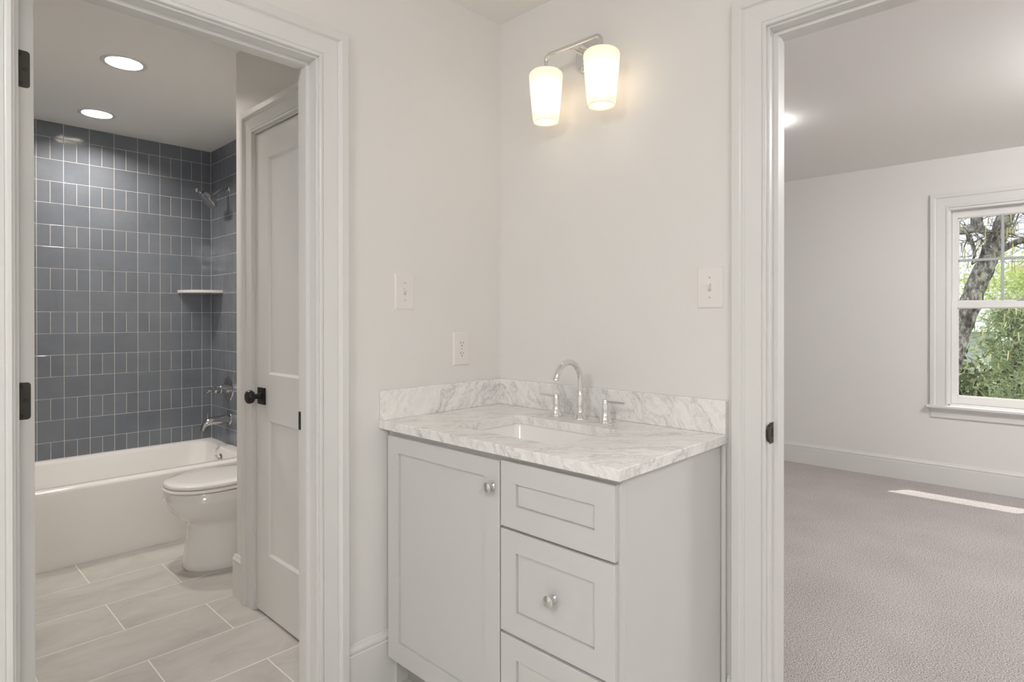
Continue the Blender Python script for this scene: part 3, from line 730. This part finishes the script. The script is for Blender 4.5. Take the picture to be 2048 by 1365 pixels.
# ------------------------------------------------------------------ switches and outlet
def plate_thing(name, label, cat, P, s, z, kind, base, group=None):
    t = thing(name, label, cat, base, group)
    bm = nb(); hw, hh = 0.0405, 0.0625
    rws = []
    for (i, o) in ((0, 0), (0, 0.0012), (0.0012, 0.0032), (0.0042, 0.0052)):
        rws.append([P(s-hw+i, o, z-hh+i), P(s+hw-i, o, z-hh+i), P(s+hw-i, o, z+hh-i), P(s-hw+i, o, z+hh-i)])
    loops(bm, rws); obj('cover_plate', bm, M_PLATE, t)
    nrm = Vector(P(0, 1, 0)) - Vector(P(0, 0, 0)); rt_ = Vector(P(1, 0, 0)) - Vector(P(0, 0, 0))
    def disc(c, r, h, nm, m, par, sides=14):
        b = nb(); lathe(b, [(0, h), (r*0.8, h), (r, h*0.4), (r, 0)], axis(c, nrm), sides); return obj(nm, b, m, par)
    def pb(a0, a1, o0, o1, z0, z1, nm, m, par, bev=0.0005):
        b = nb(); p0 = P(a0, o0, z0); p1 = P(a1, o1, z1); box(b, p0[0], p1[0], p0[1], p1[1], p0[2], p1[2], bev); return obj(nm, b, m, par)
    if kind == 'switch':
        fr_ = pb(s-0.0062, s+0.0062, 0.0045, 0.0058, z-0.0125, z+0.0125, 'toggle_collar', M_PLATE, t)
        pb(s-0.0052, s+0.0052, 0.0056, 0.00595, z-0.0115, z+0.0115, 'toggle_slot', mat('shadow grey plastic', (0.5, 0.48, 0.46), 0.4, vary=(20, 0.02)) if 'shadow grey plastic' not in MATS else MATS['shadow grey plastic'], fr_, 0)
        b = nb()
        pr = [(-0.0035, z-0.006, 0.004), (0.0035, z-0.006, 0.004), (0.0035, z+0.006, 0.004), (-0.0035, z+0.006, 0.004)]
        pt = [(-0.003, z+0.006, 0.015), (0.003, z+0.006, 0.015), (0.003, z+0.0115, 0.0135), (-0.003, z+0.0115, 0.0135)]
        loops(b, [[P(s+a, o, zz_) for a, zz_, o in pr], [P(s+a, o, zz_) for a, zz_, o in pt]]); obj('toggle', b, M_PLATE, t)
        for dz in (-0.030, 0.030):
            sc_ = disc(P(s, 0.0050, z+dz), 0.0030, 0.0011, 'screw', MATS.get('shadow grey plastic') or M_PLATE, t)
    else:
        for dz in (-0.0195, 0.0195):
            b = nb(); out = []
            for k in range(28):
                a = 2*math.pi*k/28; x = max(-0.0130, min(0.0130, 0.0168*math.cos(a))); y = max(-0.0142, min(0.0142, 0.0168*math.sin(a))); out.append((x, y))
            loops(b, [[P(s+x, o, z+dz+y) for x, y in out] for o in (0.004, 0.0066)]); rc = obj('receptacle', b, M_PLATE, t)
            for da, hh_ in ((-0.0064, 0.0042), (0.0064, 0.0034)):
                pb(s+da-0.0009, s+da+0.0009, 0.0064, 0.00685, z+dz+0.003-hh_, z+dz+0.003+hh_, 'slot', M_SLOT, rc, 0)
            disc(P(s, 0.0064, z+dz-0.0078), 0.0024, 0.0005, 'ground_hole', M_SLOT, rc)
        disc(P(s, 0.0050, z), 0.0028, 0.0010, 'screw', MATS.get('shadow grey plastic') or M_PLATE, t)
    return t
PLW = lambda s, o, z: (o, s, z); PRW = lambda s, o, z: (s, -o, z)
plate_thing('light_switch', 'white toggle light switch beside the bathroom doorway, left of the corner', 'light switch', PLW, -0.4725, 1.341, 'switch', (0, -0.4725, 1.341), 'toggle light switches')
plate_thing('light_switch', 'white toggle light switch beside the bedroom doorway, right of the sconce', 'light switch', PRW, 0.898, 1.3405, 'switch', (0.898, 0, 1.3405), 'toggle light switches')
plate_thing('wall_outlet', 'white duplex power outlet just above the left backsplash', 'outlet', PLW, -0.2095, 1.1325, 'outlet', (0, -0.2095, 1.1325))

# ------------------------------------------------------------------ lamps
def can(label, cx, cy):
    t = thing('recessed_light', label, 'ceiling light', (cx, cy, H), 'recessed ceiling lights in the bathroom')
    T = Matrix.Translation((cx, cy, H))
    bm = nb(); lathe(bm, [(0.0735, 0.002), (0.0735, -0.0015), (0.078, -0.004), (0.090, -0.003), (0.0945, -0.0008), (0.0945, 0.0)], T, 48); obj('trim_ring', bm, M_TRIM, t, smooth=50)
    bm = nb(); lathe(bm, [(0.0732, 0.0), (0.066, 0.016), (0.056, 0.040)], T, 48); obj('reflector', bm, M_TRIM, t, smooth=60)
    bm = nb(); lathe(bm, [(0.0, 0.040), (0.0555, 0.040), (0.0565, 0.046), (0, 0.046)], T, 48); obj('lens', bm, M_LENS_BATH, t)
can('round recessed ceiling light in the bathroom, nearer the doorway', *CANS[0])
can('round recessed ceiling light in the bathroom over the bathtub', *CANS[1])
def flush(label, cx, cy, r, m, h=0.035, grp=None):  # one bedroom lamp shows by its glow, the others are added fill
    t = thing('flush_ceiling_light', label, 'ceiling light', (cx, cy, H), grp)
    T = Matrix.Translation((cx, cy, H))
    bm = nb(); lathe(bm, [(0, -0.0005), (r+0.012, -0.0005), (r+0.012, -0.010), (r+0.004, -0.014), (r*0.9, -0.012), (0, -0.012)], T, 48); obj('base', bm, M_TRIM, t, smooth=40)
    bm = nb(); lathe(bm, [(r, -0.0125), (r, -h*0.8), (r*0.93, -h), (0, -h-0.003)], T, 48); obj('diffuser', bm, m, t, smooth=40)
flush('small round flush ceiling lamp in the bedroom, just past the doorway edge', 0.315, 1.98, 0.075, M_LENS_BED, 0.035)
flush('unseen round fill lamp added in the middle of the bedroom', 2.35, 1.98, 0.19, M_LENS_BED, 0.20)  # added out of view, deep drum to brighten bedroom walls and ceiling
for i, (cx, cy) in enumerate(((1.25, -2.95), (2.85, -2.1))):  # out-of-view lamps added to light the hall
    flush('unseen round fill lamp added in the hall ' + ('behind' if i == 0 else 'right of and behind') + ' the viewer', cx, cy, 0.19, M_FILL_HALL, 0.17, 'added hall fill lamps')

# ------------------------------------------------------------------ bathroom
# bathtub
tb = thing('bathtub', 'white alcove bathtub along the blue tiled wall', 'bathtub', (-2.39, -0.88, 0))
bx0, bx1, by0, by1 = XF+0.001, -1.973, -1.652, YE-0.001
zr = 0.394
def tl(i0, i1, j0, j1, r, z): return rrect(bx0+i0, bx1-i1, by0+j0, by1-j1, r, z, 8)
ro = [tl(0, 0, 0, 0, 0.003, 0.0), tl(0, 0, 0, 0, 0.003, zr-0.018), tl(0.0, 0.004, 0, 0, 0.004, zr-0.006), tl(0.0, 0.014, 0, 0, 0.006, zr),
      tl(0.045, 0.078, 0.06, 0.062, 0.07, zr), tl(0.055, 0.090, 0.072, 0.072, 0.08, zr-0.006), tl(0.062, 0.098, 0.085, 0.080, 0.09, zr-0.022),
      tl(0.085, 0.120, 0.18, 0.105, 0.10, zr-0.20), tl(0.11, 0.15, 0.26, 0.13, 0.12, 0.10), tl(0.17, 0.21, 0.34, 0.19, 0.12, 0.075)]
bm = nb(); loops(bm, ro, smooth=True, cap0=False); obj('tub_body', bm, M_TUB, tb, smooth=45)
ox, oz, oy = -2.395, 0.318, by1-0.094
bm = nb(); lathe(bm, [(0, 0.008), (0.022, 0.008), (0.034, 0.005), (0.037, 0.0)], axis((ox, oy+0.006, oz), (0, -1, 0.12)), 32); ov = obj('overflow_plate', bm, M_CHROME, tb, smooth=50)
bm = nb(); tube(bm, [(ox, oy-0.002, oz+0.002), (ox+0.002, oy-0.018, oz+0.018), (ox+0.002, oy-0.02, oz+0.03)], 0.005, 10); obj('drain_lever', bm, M_CHROME, ov)

# toilet
TX = -1.52
to = thing('toilet', 'white one-bowl toilet with closed lid beside the bathtub', 'toilet', (TX, -0.45, 0))
bm = nb()
lv = [(-.700, -.20, .148, 0.0), (-.704, -.20, .150, .006), (-.698, -.20, .146, .03), (-.690, -.20, .140, .09), (-.682, -.20, .133, .16), (-.678, -.20, .130, .205), (-.682, -.20, .132, .222),
      (-.700, -.20, .141, .240), (-.728, -.20, .154, .262), (-.752, -.20, .166, .288), (-.770, -.20, .176, .315), (-.781, -.20, .182, .338), (-.7875, -.20, .186, .352), (-.7875, -.20, .186, .357),
      (-.7830, -.20, .1825, .361), (-.7830, -.20, .1825, .392), (-.781, -.20, .181, .3955)]
loops(bm, [oval(TX, a, b, w, z, e=2.35, split=0.45) for a, b, w, z in lv], smooth=True)
obj('bowl', bm, M_PORC, to, smooth=50)
def seat_loops(yf, yb, hw, z0, z1, dome=0.0):
    r = 0.005
    L = [oval(TX, yf+r, yb, hw-r, z0, e=2.35, split=0.45), oval(TX, yf+0.001, yb, hw-0.001, z0+0.002, e=2.35, split=0.45), oval(TX, yf, yb, hw, (z0+z1)/2, e=2.35, split=0.45), oval(TX, yf+0.002, yb, hw-0.002, z1-0.004, e=2.35, split=0.45), oval(TX, yf+r+0.003, yb-0.003, hw-r-0.003, z1, e=2.35, split=0.45)]
    if dome: L += [oval(TX, yf+0.05, yb-0.05, hw-0.05, z1+dome*0.7, e=2.35, split=0.45), oval(TX, yf+0.13, yb-0.13, hw-0.12, z1+dome, e=2.35, split=0.45)]
    return L
bm = nb(); loops(bm, seat_loops(-.790, -.27, .187, .3995, .4165), smooth=True); obj('seat', bm, M_PORC, to, smooth=50)
bm = nb(); loops(bm, seat_loops(-.786, -.262, .185, .4200, .4400, 0.004), smooth=True); obj('lid', bm, M_PORC, to, smooth=50)
for s in (-1, 1):
    bm = nb(); box(bm, TX+s*0.07-0.02, TX+s*0.07+0.02, -0.275, -0.245, 0.396, 0.43, 0.006, seg=2); obj('hinge', bm, M_PORC, to)
bm = nb(); loops(bm, [rrect(TX-0.20, TX+0.20, -0.33, -0.135, 0.03, 0.385), rrect(TX-0.215, TX+0.215, -0.335, -0.13, 0.03, 0.72)], smooth=True); obj('tank', bm, M_PORC, to, smooth=40)
bm = nb(); loops(bm, [rrect(TX-0.222, TX+0.222, -0.342, -0.127, 0.03, 0.7205), rrect(TX-0.225, TX+0.225, -0.345, -0.126, 0.03, 0.735), rrect(TX-0.222, TX+0.222, -0.342, -0.127, 0.03, 0.752)], smooth=True); obj('tank_lid', bm, M_PORC, to, smooth=40)
bm = nb(); lathe(bm, [(0, 0.012), (0.012, 0.01), (0.014, 0)], axis((TX-0.15, -0.335, 0.68), (0, -1, 0)), 16); tube(bm, [(TX-0.15, -0.347, 0.68), (TX-0.08, -0.35, 0.675)], 0.006, 10); obj('flush_lever', bm, M_CHROME, to)

# corner shelf
bm = nb(); pts = [(XF+0.0003, YE-0.0003)]
for k in range(17):
    a = R(-90*k/16); pts.append((XF+0.0003 + 0.221*math.cos(a), YE-0.0003 + 0.221*math.sin(a)))
rws = [[(x - (0.002 if k and z_ in (1.4230, 1.4425) else 0)*0, y, z_) for k, (x, y) in enumerate(pts)] for z_ in (1.4235, 1.4420)]
loops(bm, rws)
bmesh.ops.bevel(bm, geom=[e for e in bm.edges], offset=0.002, segments=2, profile=0.5, affect='EDGES')
tag(obj('corner_shelf', bm, M_SHELF, loc=(XF, YE, 1.432)), 'white stone corner shelf set in the blue tiled shower corner', 'shelf')

# shower fittings on the end wall
sx0, sz0 = -2.482, 2.113
sh = thing('shower_sprayer', 'chrome shower head on a bent arm high on the tiled wall', 'shower head', (sx0, YE, sz0))
bm = nb(); lathe(bm, [(0, 0.014), (0.012, 0.013), (0.020, 0.009), (0.029, 0.004), (0.031, 0.0)], axis((sx0, YE, sz0), (0, -1, 0)), 28); obj('flange', bm, M_CHROME_DARK, sh, smooth=60)
bm = nb(); tube(bm, [(sx0, YE, sz0), (sx0, YE-0.035, sz0+0.001), (sx0, YE-0.06, sz0-0.010), (sx0, YE-0.072, sz0-0.022), (sx0, YE-0.088, sz0-0.040)], 0.0105, 16); obj('arm', bm, M_CHROME_DARK, sh, smooth=60)
hd_o = Vector((sx0+0.004, YE-0.080, sz0-0.034)); hd_d = Vector((0.0, -0.70, -0.71))
bm = nb(); lathe(bm, [(0, 0), (0.014, 0.0), (0.018, 0.006), (0.018, 0.016), (0.014, 0.020), (0.017, 0.028), (0.036, 0.038), (0.055, 0.048), (0.060, 0.054), (0.060, 0.078), (0.056, 0.082), (0.050, 0.080), (0, 0.080)], axis(hd_o, hd_d), 36); hb = obj('head', bm, M_CHROME_DARK, sh, smooth=40)
bm = nb(); c_ = hd_o + hd_d.normalized()*0.066 + Vector((0, -0.71, 0.70))*0.054; tube(bm, [c_, c_ + Vector((-0.004, -0.030, 0.012))], [0.010, 0.008], 12); lathe(bm, [(0, -0.012), (0.012, -0.010), (0.016, 0), (0.012, 0.010), (0, 0.012)], axis(c_ + Vector((-0.004, -0.036, 0.016)), (0, -1, 0.3)), 16); obj('spray_selector', bm, M_CHROME_DARK, hb)

vz = 0.770; vx = -2.484
vv = thing('shower_valve', 'round chrome shower valve with lever handle above the tub spout', 'shower valve', (vx, YE, vz))
bm = nb(); lathe(bm, [(0, 0.008), (0.070, 0.007), (0.080, 0.004), (0.083, 0.0)], axis((vx, YE, vz), (0, -1, 0)), 48); obj('escutcheon', bm, M_CHROME_DARK, vv, smooth=60)
bm = nb(); lathe(bm, [(0.031, 0.006), (0.031, 0.054), (0.029, 0.056), (0.027, 0.060), (0.028, 0.064), (0.028, 0.086), (0.022, 0.092), (0.019, 0.094), (0.019, 0.118), (0.016, 0.121), (0, 0.1215)], axis((vx, YE, vz), (0, -1, 0)), 36); hn = obj('handle', bm, M_CHROME_DARK, vv, smooth=40)
bm = nb(); tube(bm, [(vx, YE-0.125, vz-0.005), (vx-0.03, YE-0.135, vz-0.02), (vx-0.055, YE-0.14, vz-0.024)], [0.007, 0.006, 0.005], 12); obj('lever', bm, M_CHROME_DARK, hn, smooth=60)
uz = 0.566; ux = -2.470
us = thing('tub_spout', 'chrome bathtub spout below the round shower valve', 'spout', (ux, YE, uz))
bm = nb(); lathe(bm, [(0.0, 0.006), (0.036, 0.006), (0.040, 0.003), (0.040, 0)], axis((ux, YE, uz), (0, -1, 0)), 36); obj('flange', bm, M_CHROME_DARK, us, smooth=60)
bm = nb(); tube(bm, [(ux, YE-0.003, uz), (ux, YE-0.06, uz), (ux, YE-0.115, uz-0.001), (ux, YE-0.138, uz-0.007), (ux, YE-0.155, uz-0.022), (ux, YE-0.165, uz-0.045), (ux, YE-0.168, uz-0.060)], [0.029, 0.027, 0.026, 0.025, 0.022, 0.019, 0.0185], 28); obj('spout_body', bm, M_CHROME_DARK, us, smooth=60)
bm = nb(); tube(bm, [(ux, YE-0.140, uz+0.012), (ux, YE-0.140, uz+0.046)], 0.004, 12); lathe(bm, [(0, 0.046), (0.007, 0.046), (0.007, 0.050), (0, 0.051)], Matrix.Translation((ux, YE-0.140, uz)), 16); obj('diverter_pin', bm, M_CHROME_DARK, us, smooth=60)

# ------------------------------------------------------------------ bedroom window
win = bpy.data.objects.new('window_1', None); COL.objects.link(win); win['kind'] = 'structure'; win.location = (WX0, YW, WZ0); win['_base'] = (WX0, YW, WZ0)
PWn = lambda a, z, t: (a, YW - t, z)
WCASE = [(s*1.13, t) for s, t in CASE]
bm = nb(); frame_u(bm, PWn, WX0-0.004, WX1+0.004, WZ0+0.0, WZ1+0.012, WCASE); obj('casing', bm, M_TRIM, win)
bm = nb(); box(bm, 0.868, WX1+0.132, YW-0.052, YW+0.06, 0.577, 0.5995, 0.006, seg=3); obj('stool', bm, M_TRIM, win)
bm = nb(); extrude_prof(bm, lambda s, t, z: (s, YW-t, z), 0.895, WX1+0.105, [(0, 0.506), (0.012, 0.506), (0.013, 0.508), (0.013, 0.556), (0.016, 0.560), (0.022, 0.563), (0.027, 0.570), (0.029, 0.5768), (0, 0.5768)]); obj('apron', bm, M_TRIM, win)
bm = nb()      # jamb liners
for (a, b, c, d) in ((WX0-0.004, WX0+0.010, WZ0, WZ1+0.012), (WX1-0.010, WX1+0.004, WZ0, WZ1+0.012), (WX0, WX1, WZ1-0.005, WZ1+0.012), (WX0, WX1, WZ0-0.001, WZ0+0.010)):
    box(bm, a, b, YW+0.001, YW+0.16, c, d, 0.0008)
obj('jamb_liner', bm, M_VINYL, win)
def sash(y0, y1, z0, z1, gx0, gx1, gz0, gz1, munt, nm='sash'):
    sx0_, sx1_ = WX0+0.011, WX1-0.011
    bm = nb(); P = lambda u, v, w: (u, y1 - w, v)
    th = y1 - y0; e = 0.0015
    for yy0, yy1 in ((y0, y1),):
        box(bm, sx0_, gx0, yy0, yy1, z0, z1, e); box(bm, gx1, sx1_, yy0, yy1, z0, z1, e)
        box(bm, gx0-0.001, gx1+0.001, yy0, yy1, z0, gz0, e); box(bm, gx0-0.001, gx1+0.001, yy0, yy1, gz1, z1, e)
    yb_ = y0 + 0.008
    for (a, b, c, d) in ((gx0, gx0+0.006, gz0, gz1), (gx1-0.006, gx1, gz0, gz1), (gx0, gx1, gz0, gz0+0.006), (gx0, gx1, gz1-0.006, gz1)):
        box(bm, a, b, yb_, y1-0.004, c, d)
    s = obj(nm, bm, M_VINYL, win)
    ym = (y0 + y1)/2
    bm = nb(); box(bm, gx0+0.001, gx1-0.001, ym-0.002, ym+0.002, gz0+0.001, gz1-0.001); obj('glass', bm, M_GLASS, s)
    if munt:
        bm = nb(); n = 3
        for i in range(1, n):
            x = gx0 + (gx1-gx0)*i/n; box(bm, x-0.009, x+0.009, ym-0.010, ym-0.003, gz0, gz1, 0.002)
        zc_ = 1.674; box(bm, gx0, gx1, ym-0.0095, ym-0.0035, zc_-0.010, zc_+0.010, 0.002)
        obj('muntin', bm, M_MUNTIN, s)
    return s
sash(YW+0.078, YW+0.113, 1.332, 2.046, 1.046, 1.819, 1.372, 1.992, True)
ls = sash(YW+0.040, YW+0.075, 0.611, 1.368, 1.048, 1.817, 0.668, 1.322, False)
bm = nb(); lx = 1.415; box(bm, lx-0.03, lx+0.03, YW+0.045, YW+0.072, 1.3685, 1.375, 0.002); tube(bm, [(lx-0.005, YW+0.058, 1.38), (lx+0.035, YW+0.05, 1.384)], 0.005, 10); lathe(bm, [(0, 0.016), (0.011, 0.014), (0.012, 0)], Matrix.Translation((lx, YW+0.058, 1.3705)), 16); obj('sash_lock', bm, M_CHROME_DARK, ls)

# ------------------------------------------------------------------ outdoors
GZ = -3.0
bm = nb(); box(bm, -40, 60, 3.9, 90, GZ-0.2, GZ); tag(obj('lawn', bm, M_GROUND, kind='stuff'), 'grassy ground outside below the bedroom window', 'grass')
bm = nb(); box(bm, -3.2, 4.6, YW+0.165, YW+0.625, 2.60, 2.72); box(bm, -3.2, 4.6, YW+0.625, YW+0.643, 2.56, 2.74); struct('trim_9', bm, M_TRIM)

def branchy(bm, p, d, r, length, depth, rnd, n=6):
    pts = [Vector(p)]; rs = [r]; d = Vector(d).normalized(); seg = 6
    for i in range(seg):
        d = (d + Vector((rnd.uniform(-1, 1), rnd.uniform(-1, 1), rnd.uniform(-0.8, 1.0)))*0.22).normalized()
        pts.append(pts[-1] + d*length/seg); rs.append(r*(1 - 0.75*(i+1)/seg))
    tube(bm, pts, rs, n)
    ends = [pts[-1]]
    if depth > 0:
        for i in range(rnd.randint(3, 4)):
            k = rnd.randint(1, seg)
            dd = (d + Vector((rnd.uniform(-1, 1), rnd.uniform(-1, 1), rnd.uniform(-0.9, 0.9)))*1.1).normalized()
            ends += branchy(bm, pts[k], dd, max(rs[k]*0.6, 0.0035), length*0.62, depth-1, rnd, max(4, n-1))
    return ends + pts[2:]
tr = thing('tree', 'thick leaning tree trunk with bare branches close outside the window', 'tree', (0.3, 7.0, GZ))
rnd = random.Random(11)
raw = [(0.10, 7.05, GZ+0.03), (0.12, 7.0, -1.6), (0.28, 7.0, -0.5), (0.489, 7.0, 0.265), (0.600, 7.0, 0.751), (0.690, 7.0, 1.108), (0.789, 7.0, 1.447), (0.858, 7.0, 1.689), (0.944, 7.0, 1.943), (1.035, 7.0, 2.192), (1.105, 7.0, 2.429), (1.20, 7.0, 2.70), (1.33, 7.05, 3.2), (1.45, 7.2, 4.0), (1.5, 7.4, 5.2)]
rad = [0.20, 0.15, 0.135, 0.118, 0.110, 0.105, 0.104, 0.098, 0.090, 0.086, 0.080, 0.072, 0.065, 0.055, 0.04]
P_, R_ = [], []
for i in range(len(raw)-1):
    for k in range(6):
        f = k/6; a, b = Vector(raw[i]), Vector(raw[i+1]); p = a.lerp(b, f)
        nn = noise.noise(p*4.0)*0.016
        P_.append(p + Vector((nn, 0, 0))); R_.append((rad[i]*(1-f) + rad[i+1]*f) * (1 + 0.09*noise.noise(p*7 + Vector((3, 1, 2)))))
bm = nb(); tube(bm, P_, R_, 22)
for v in bm.verts: v.co += Vector((noise.noise(v.co*14), noise.noise(v.co*14 + Vector((9, 0, 0))), 0))*0.012
obj('trunk', bm, M_BARK, tr, smooth=180)
ends = []
def limb(pts, rs, twigs, tl_=0.5):
    bm = nb(); q, r2 = [], []
    for i in range(len(pts)-1):
        for k in range(4):
            f = k/4; p = Vector(pts[i]).lerp(Vector(pts[i+1]), f); q.append(p + Vector((noise.noise(p*9)*0.014, 0, noise.noise(p*9 + Vector((5, 5, 5)))*0.014))); r2.append(rs[i]*(1-f)+rs[i+1]*f)
    q.append(Vector(pts[-1])); r2.append(rs[-1]); tube(bm, q, r2, 12)
    for i in range(twigs):
        k = rnd.randint(1, len(q)-1)
        ends.extend(branchy(bm, q[k], (rnd.uniform(-1, 1), rnd.uniform(-0.6, 0.6), rnd.uniform(-1, 0.8)), 0.009, tl_*rnd.uniform(0.6, 1.2), 2, rnd))
    obj('branch', bm, M_BARK, tr, smooth=180)
limb([(0.99, 7.0, 2.10), (0.92, 6.98, 2.225), (0.843, 6.95, 2.293), (0.75, 6.93, 2.275), (0.66, 6.9, 2.262), (0.50, 6.9, 2.30), (0.2, 6.9, 2.45)], [0.045, 0.036, 0.060, 0.052, 0.045, 0.035, 0.02], 8)
limb([(0.843, 6.95, 2.285), (0.847, 6.95, 2.441), (0.865, 6.96, 2.67), (0.80, 7.0, 3.1)], [0.060, 0.058, 0.05, 0.03], 4)
limb([(0.764, 6.93, 2.27), (0.772, 6.92, 2.147), (0.82, 6.9, 2.067), (0.834, 6.9, 1.95), (0.80, 6.9, 1.86)], [0.022, 0.020, 0.017, 0.013, 0.006], 5, 0.4)
limb([(1.03, 7.0, 2.00), (1.065, 6.98, 2.02), (1.124, 6.95, 2.062), (1.197, 6.92, 2.098), (1.302, 6.9, 2.108), (1.6, 6.85, 2.25), (2.0, 6.8, 2.4)], [0.055, 0.040, 0.036, 0.034, 0.030, 0.026, 0.015], 9)
limb([(1.14, 7.0, 2.50), (1.3, 6.9, 2.44), (1.5, 6.8, 2.48), (1.9, 6.7, 2.6)], [0.02, 0.018, 0.015, 0.01], 8)
# hanging catkins
bm = nb(); cand = [e for e in ends if 0.45 < e.x < 1.9 and 1.2 < e.z < 2.9]; rnd.shuffle(cand)
cand = cand[:90] + [Vector((rnd.uniform(0.75, 1.6), rnd.uniform(6.3, 7.3), rnd.uniform(0.75, 1.55))) for _ in range(26)]
for e in cand:
    L = rnd.uniform(0.07, 0.15); b_ = e + Vector((rnd.uniform(-.01, .01), 0, -L))
    tube(bm, [e, e.lerp(b_, 0.2), e.lerp(b_, 0.8), b_], [0.002, 0.0062, 0.0062, 0.002], 5)
cat = obj('catkins', bm, M_CATKIN, tr); cat['kind'] = 'stuff'

def leaf_cloud(bm, n, fpos, size, rnd, droop=0.0, aspect=0.35):
    for _ in range(n):
        c = fpos(); s = size*rnd.uniform(0.5, 1.3)
        d = Vector((rnd.gauss(0, 1), rnd.gauss(0, 1), rnd.gauss(0, 1) - droop)).normalized(); u = d.orthogonal().normalized(); w = d.cross(u); an = rnd.uniform(0, 6.28); u = u*math.cos(an) + w*math.sin(an)
        v = [bm.verts.new(c - d*s*0.5), bm.verts.new(c + u*s*aspect*0.5), bm.verts.new(c + d*s*0.5), bm.verts.new(c - u*s*aspect*0.5)]
        face(bm, v)
def conifer(label, x, y, z0, z1, rbase, n, seed, m=M_CEDAR, size=0.13):
    rnd = random.Random(seed); t = thing('evergreen_tree', label, 'tree', (x, y, GZ), 'evergreens below the window')
    bm = nb(); tube(bm, [(x, y, GZ+0.012), (x+0.02, y, z0), (x, y, z1*0.7+z0*0.3), (x, y, z1)], [0.09, 0.07, 0.035, 0.01], 10)
    boughs = []
    for i in range(110):
        f = rnd.random()**0.8; z = z0 + (z1-z0)*f; an = rnd.uniform(0, 6.28); L = rbase*(1-f)**0.7*rnd.uniform(0.6, 1.1) + 0.05
        a = Vector((x, y, z)); b = a + Vector((math.cos(an)*L, math.sin(an)*L, L*rnd.uniform(0.1, 0.7))); boughs.append((a, b))
        tube(bm, [a, a.lerp(b, 0.5) + Vector((0, 0, -0.03)), b], [0.012, 0.008, 0.003], 5)
    obj('trunk', bm, M_BARK, t, smooth=180)
    bm = nb()
    def fp():
        a, b = rnd.choice(boughs); f = rnd.uniform(0.25, 1.1); s = 0.10
        return a.lerp(b, f) + Vector((rnd.gauss(0, s), rnd.gauss(0, s), rnd.gauss(0, s*0.7)))
    leaf_cloud(bm, n, fp, size, rnd, -0.5, 0.16)
    obj('foliage', bm, m, t)
conifer('grey green evergreen tree just right of the leaning trunk, seen through the lower pane', 1.05, 9.4, -1.2, 1.50, 1.0, 9000, 3)
conifer('taller green evergreen behind at the right edge of the lower pane', 1.60, 12.4, -1.2, 1.95, 1.5, 9000, 4)
conifer('evergreen tree half hidden behind the leaning trunk base', -0.9, 13.6, -2.0, 0.30, 1.0, 5000, 5)
def bush(name, label, x, y, z0, z1, r, n, seed, m, size, cat='tree', asp=0.6):
    rnd = random.Random(seed); t = thing(name, label, cat, (x, y, GZ))
    bm = nb(); tube(bm, [(x, y, GZ+0.012), (x+0.05, y, (GZ+z0)/2), (x, y, (z0+z1)/2)], [0.12, 0.1, 0.03], 10); blobs = []
    for i in range(26):
        c = Vector((x + rnd.gauss(0, r*0.45), y + rnd.gauss(0, r*0.35), rnd.uniform(z0, z1))); blobs.append((c, r*rnd.uniform(0.2, 0.4)))
        tube(bm, [(x, y, z0), Vector((x, y, z0)).lerp(c, 0.6) + Vector((0, 0, 0.1)), c], [0.03, 0.02, 0.006], 5)
    obj('trunk', bm, M_BARK, t, smooth=180)
    bm = nb()
    def fp():
        c, q = rnd.choice(blobs); return c + Vector((rnd.gauss(0, q), rnd.gauss(0, q), rnd.gauss(0, q*0.8)))
    leaf_cloud(bm, n, fp, size, rnd, 0.3, asp); obj('foliage', bm, m, t)
bush('leafy_tree', 'pale lime green leafy tree in the distance behind the muntins', 1.35, 17.0, -1.5, 2.2, 1.25, 26000, 21, M_LIME, 0.09)
bush('leafy_shrub', 'dark glossy shrub at the lower left corner of the window pane', 0.40, 8.0, -1.0, 0.55, 0.5, 3500, 22, M_HOLLY, 0.08, 'shrub')
# neighbouring house
hs = thing('house', 'white sided neighbouring house low behind the leaning trunk', 'house', (-3, 25, GZ))
bm = nb(); box(bm, -9.0, -0.75, 23, 29, GZ, 0.80); obj('wall', bm, M_SIDING, hs)
bm = nb(); a = [(-9.3, 22.7, 0.80), (-0.5, 22.7, 0.80), (-0.5, 29.3, 0.80), (-9.3, 29.3, 0.80)]; b = [(-7, 25.9, 1.35), (-2.6, 25.9, 1.35), (-2.6, 26.1, 1.35), (-7, 26.1, 1.35)]
loops(bm, [a, b]); obj('roof', bm, M_SIDING, hs)
bm = nb(); box(bm, -3.2, -2.3, 22.95, 23.0, -1.0, 0.1, 0.01); obj('window', bm, M_GLASS, hs)
hr = thing('house', 'distant house with a reddish brown roof above the lime green tree', 'house', (2.2, 36, GZ))
bm = nb(); box(bm, -0.5, 6.0, 34, 40, GZ, 3.35); obj('wall', bm, M_SIDING, hr)
bm = nb(); a = [(-0.8, 33.7, 3.35), (6.3, 33.7, 3.35), (6.3, 40.3, 3.35), (-0.8, 40.3, 3.35)]; b = [(0.4, 36.9, 4.15), (5.0, 36.9, 4.15), (5.0, 37.1, 4.15), (0.4, 37.1, 4.15)]
loops(bm, [a, b]); obj('roof', bm, M_ROOF, hr)
bm = nb(); box(bm, 1.5, 2.5, 33.95, 34.0, 1.2, 2.6, 0.01); obj('window', bm, M_GLASS, hr)

for o in bpy.data.objects:
    if '_base' in o: del o['_base']
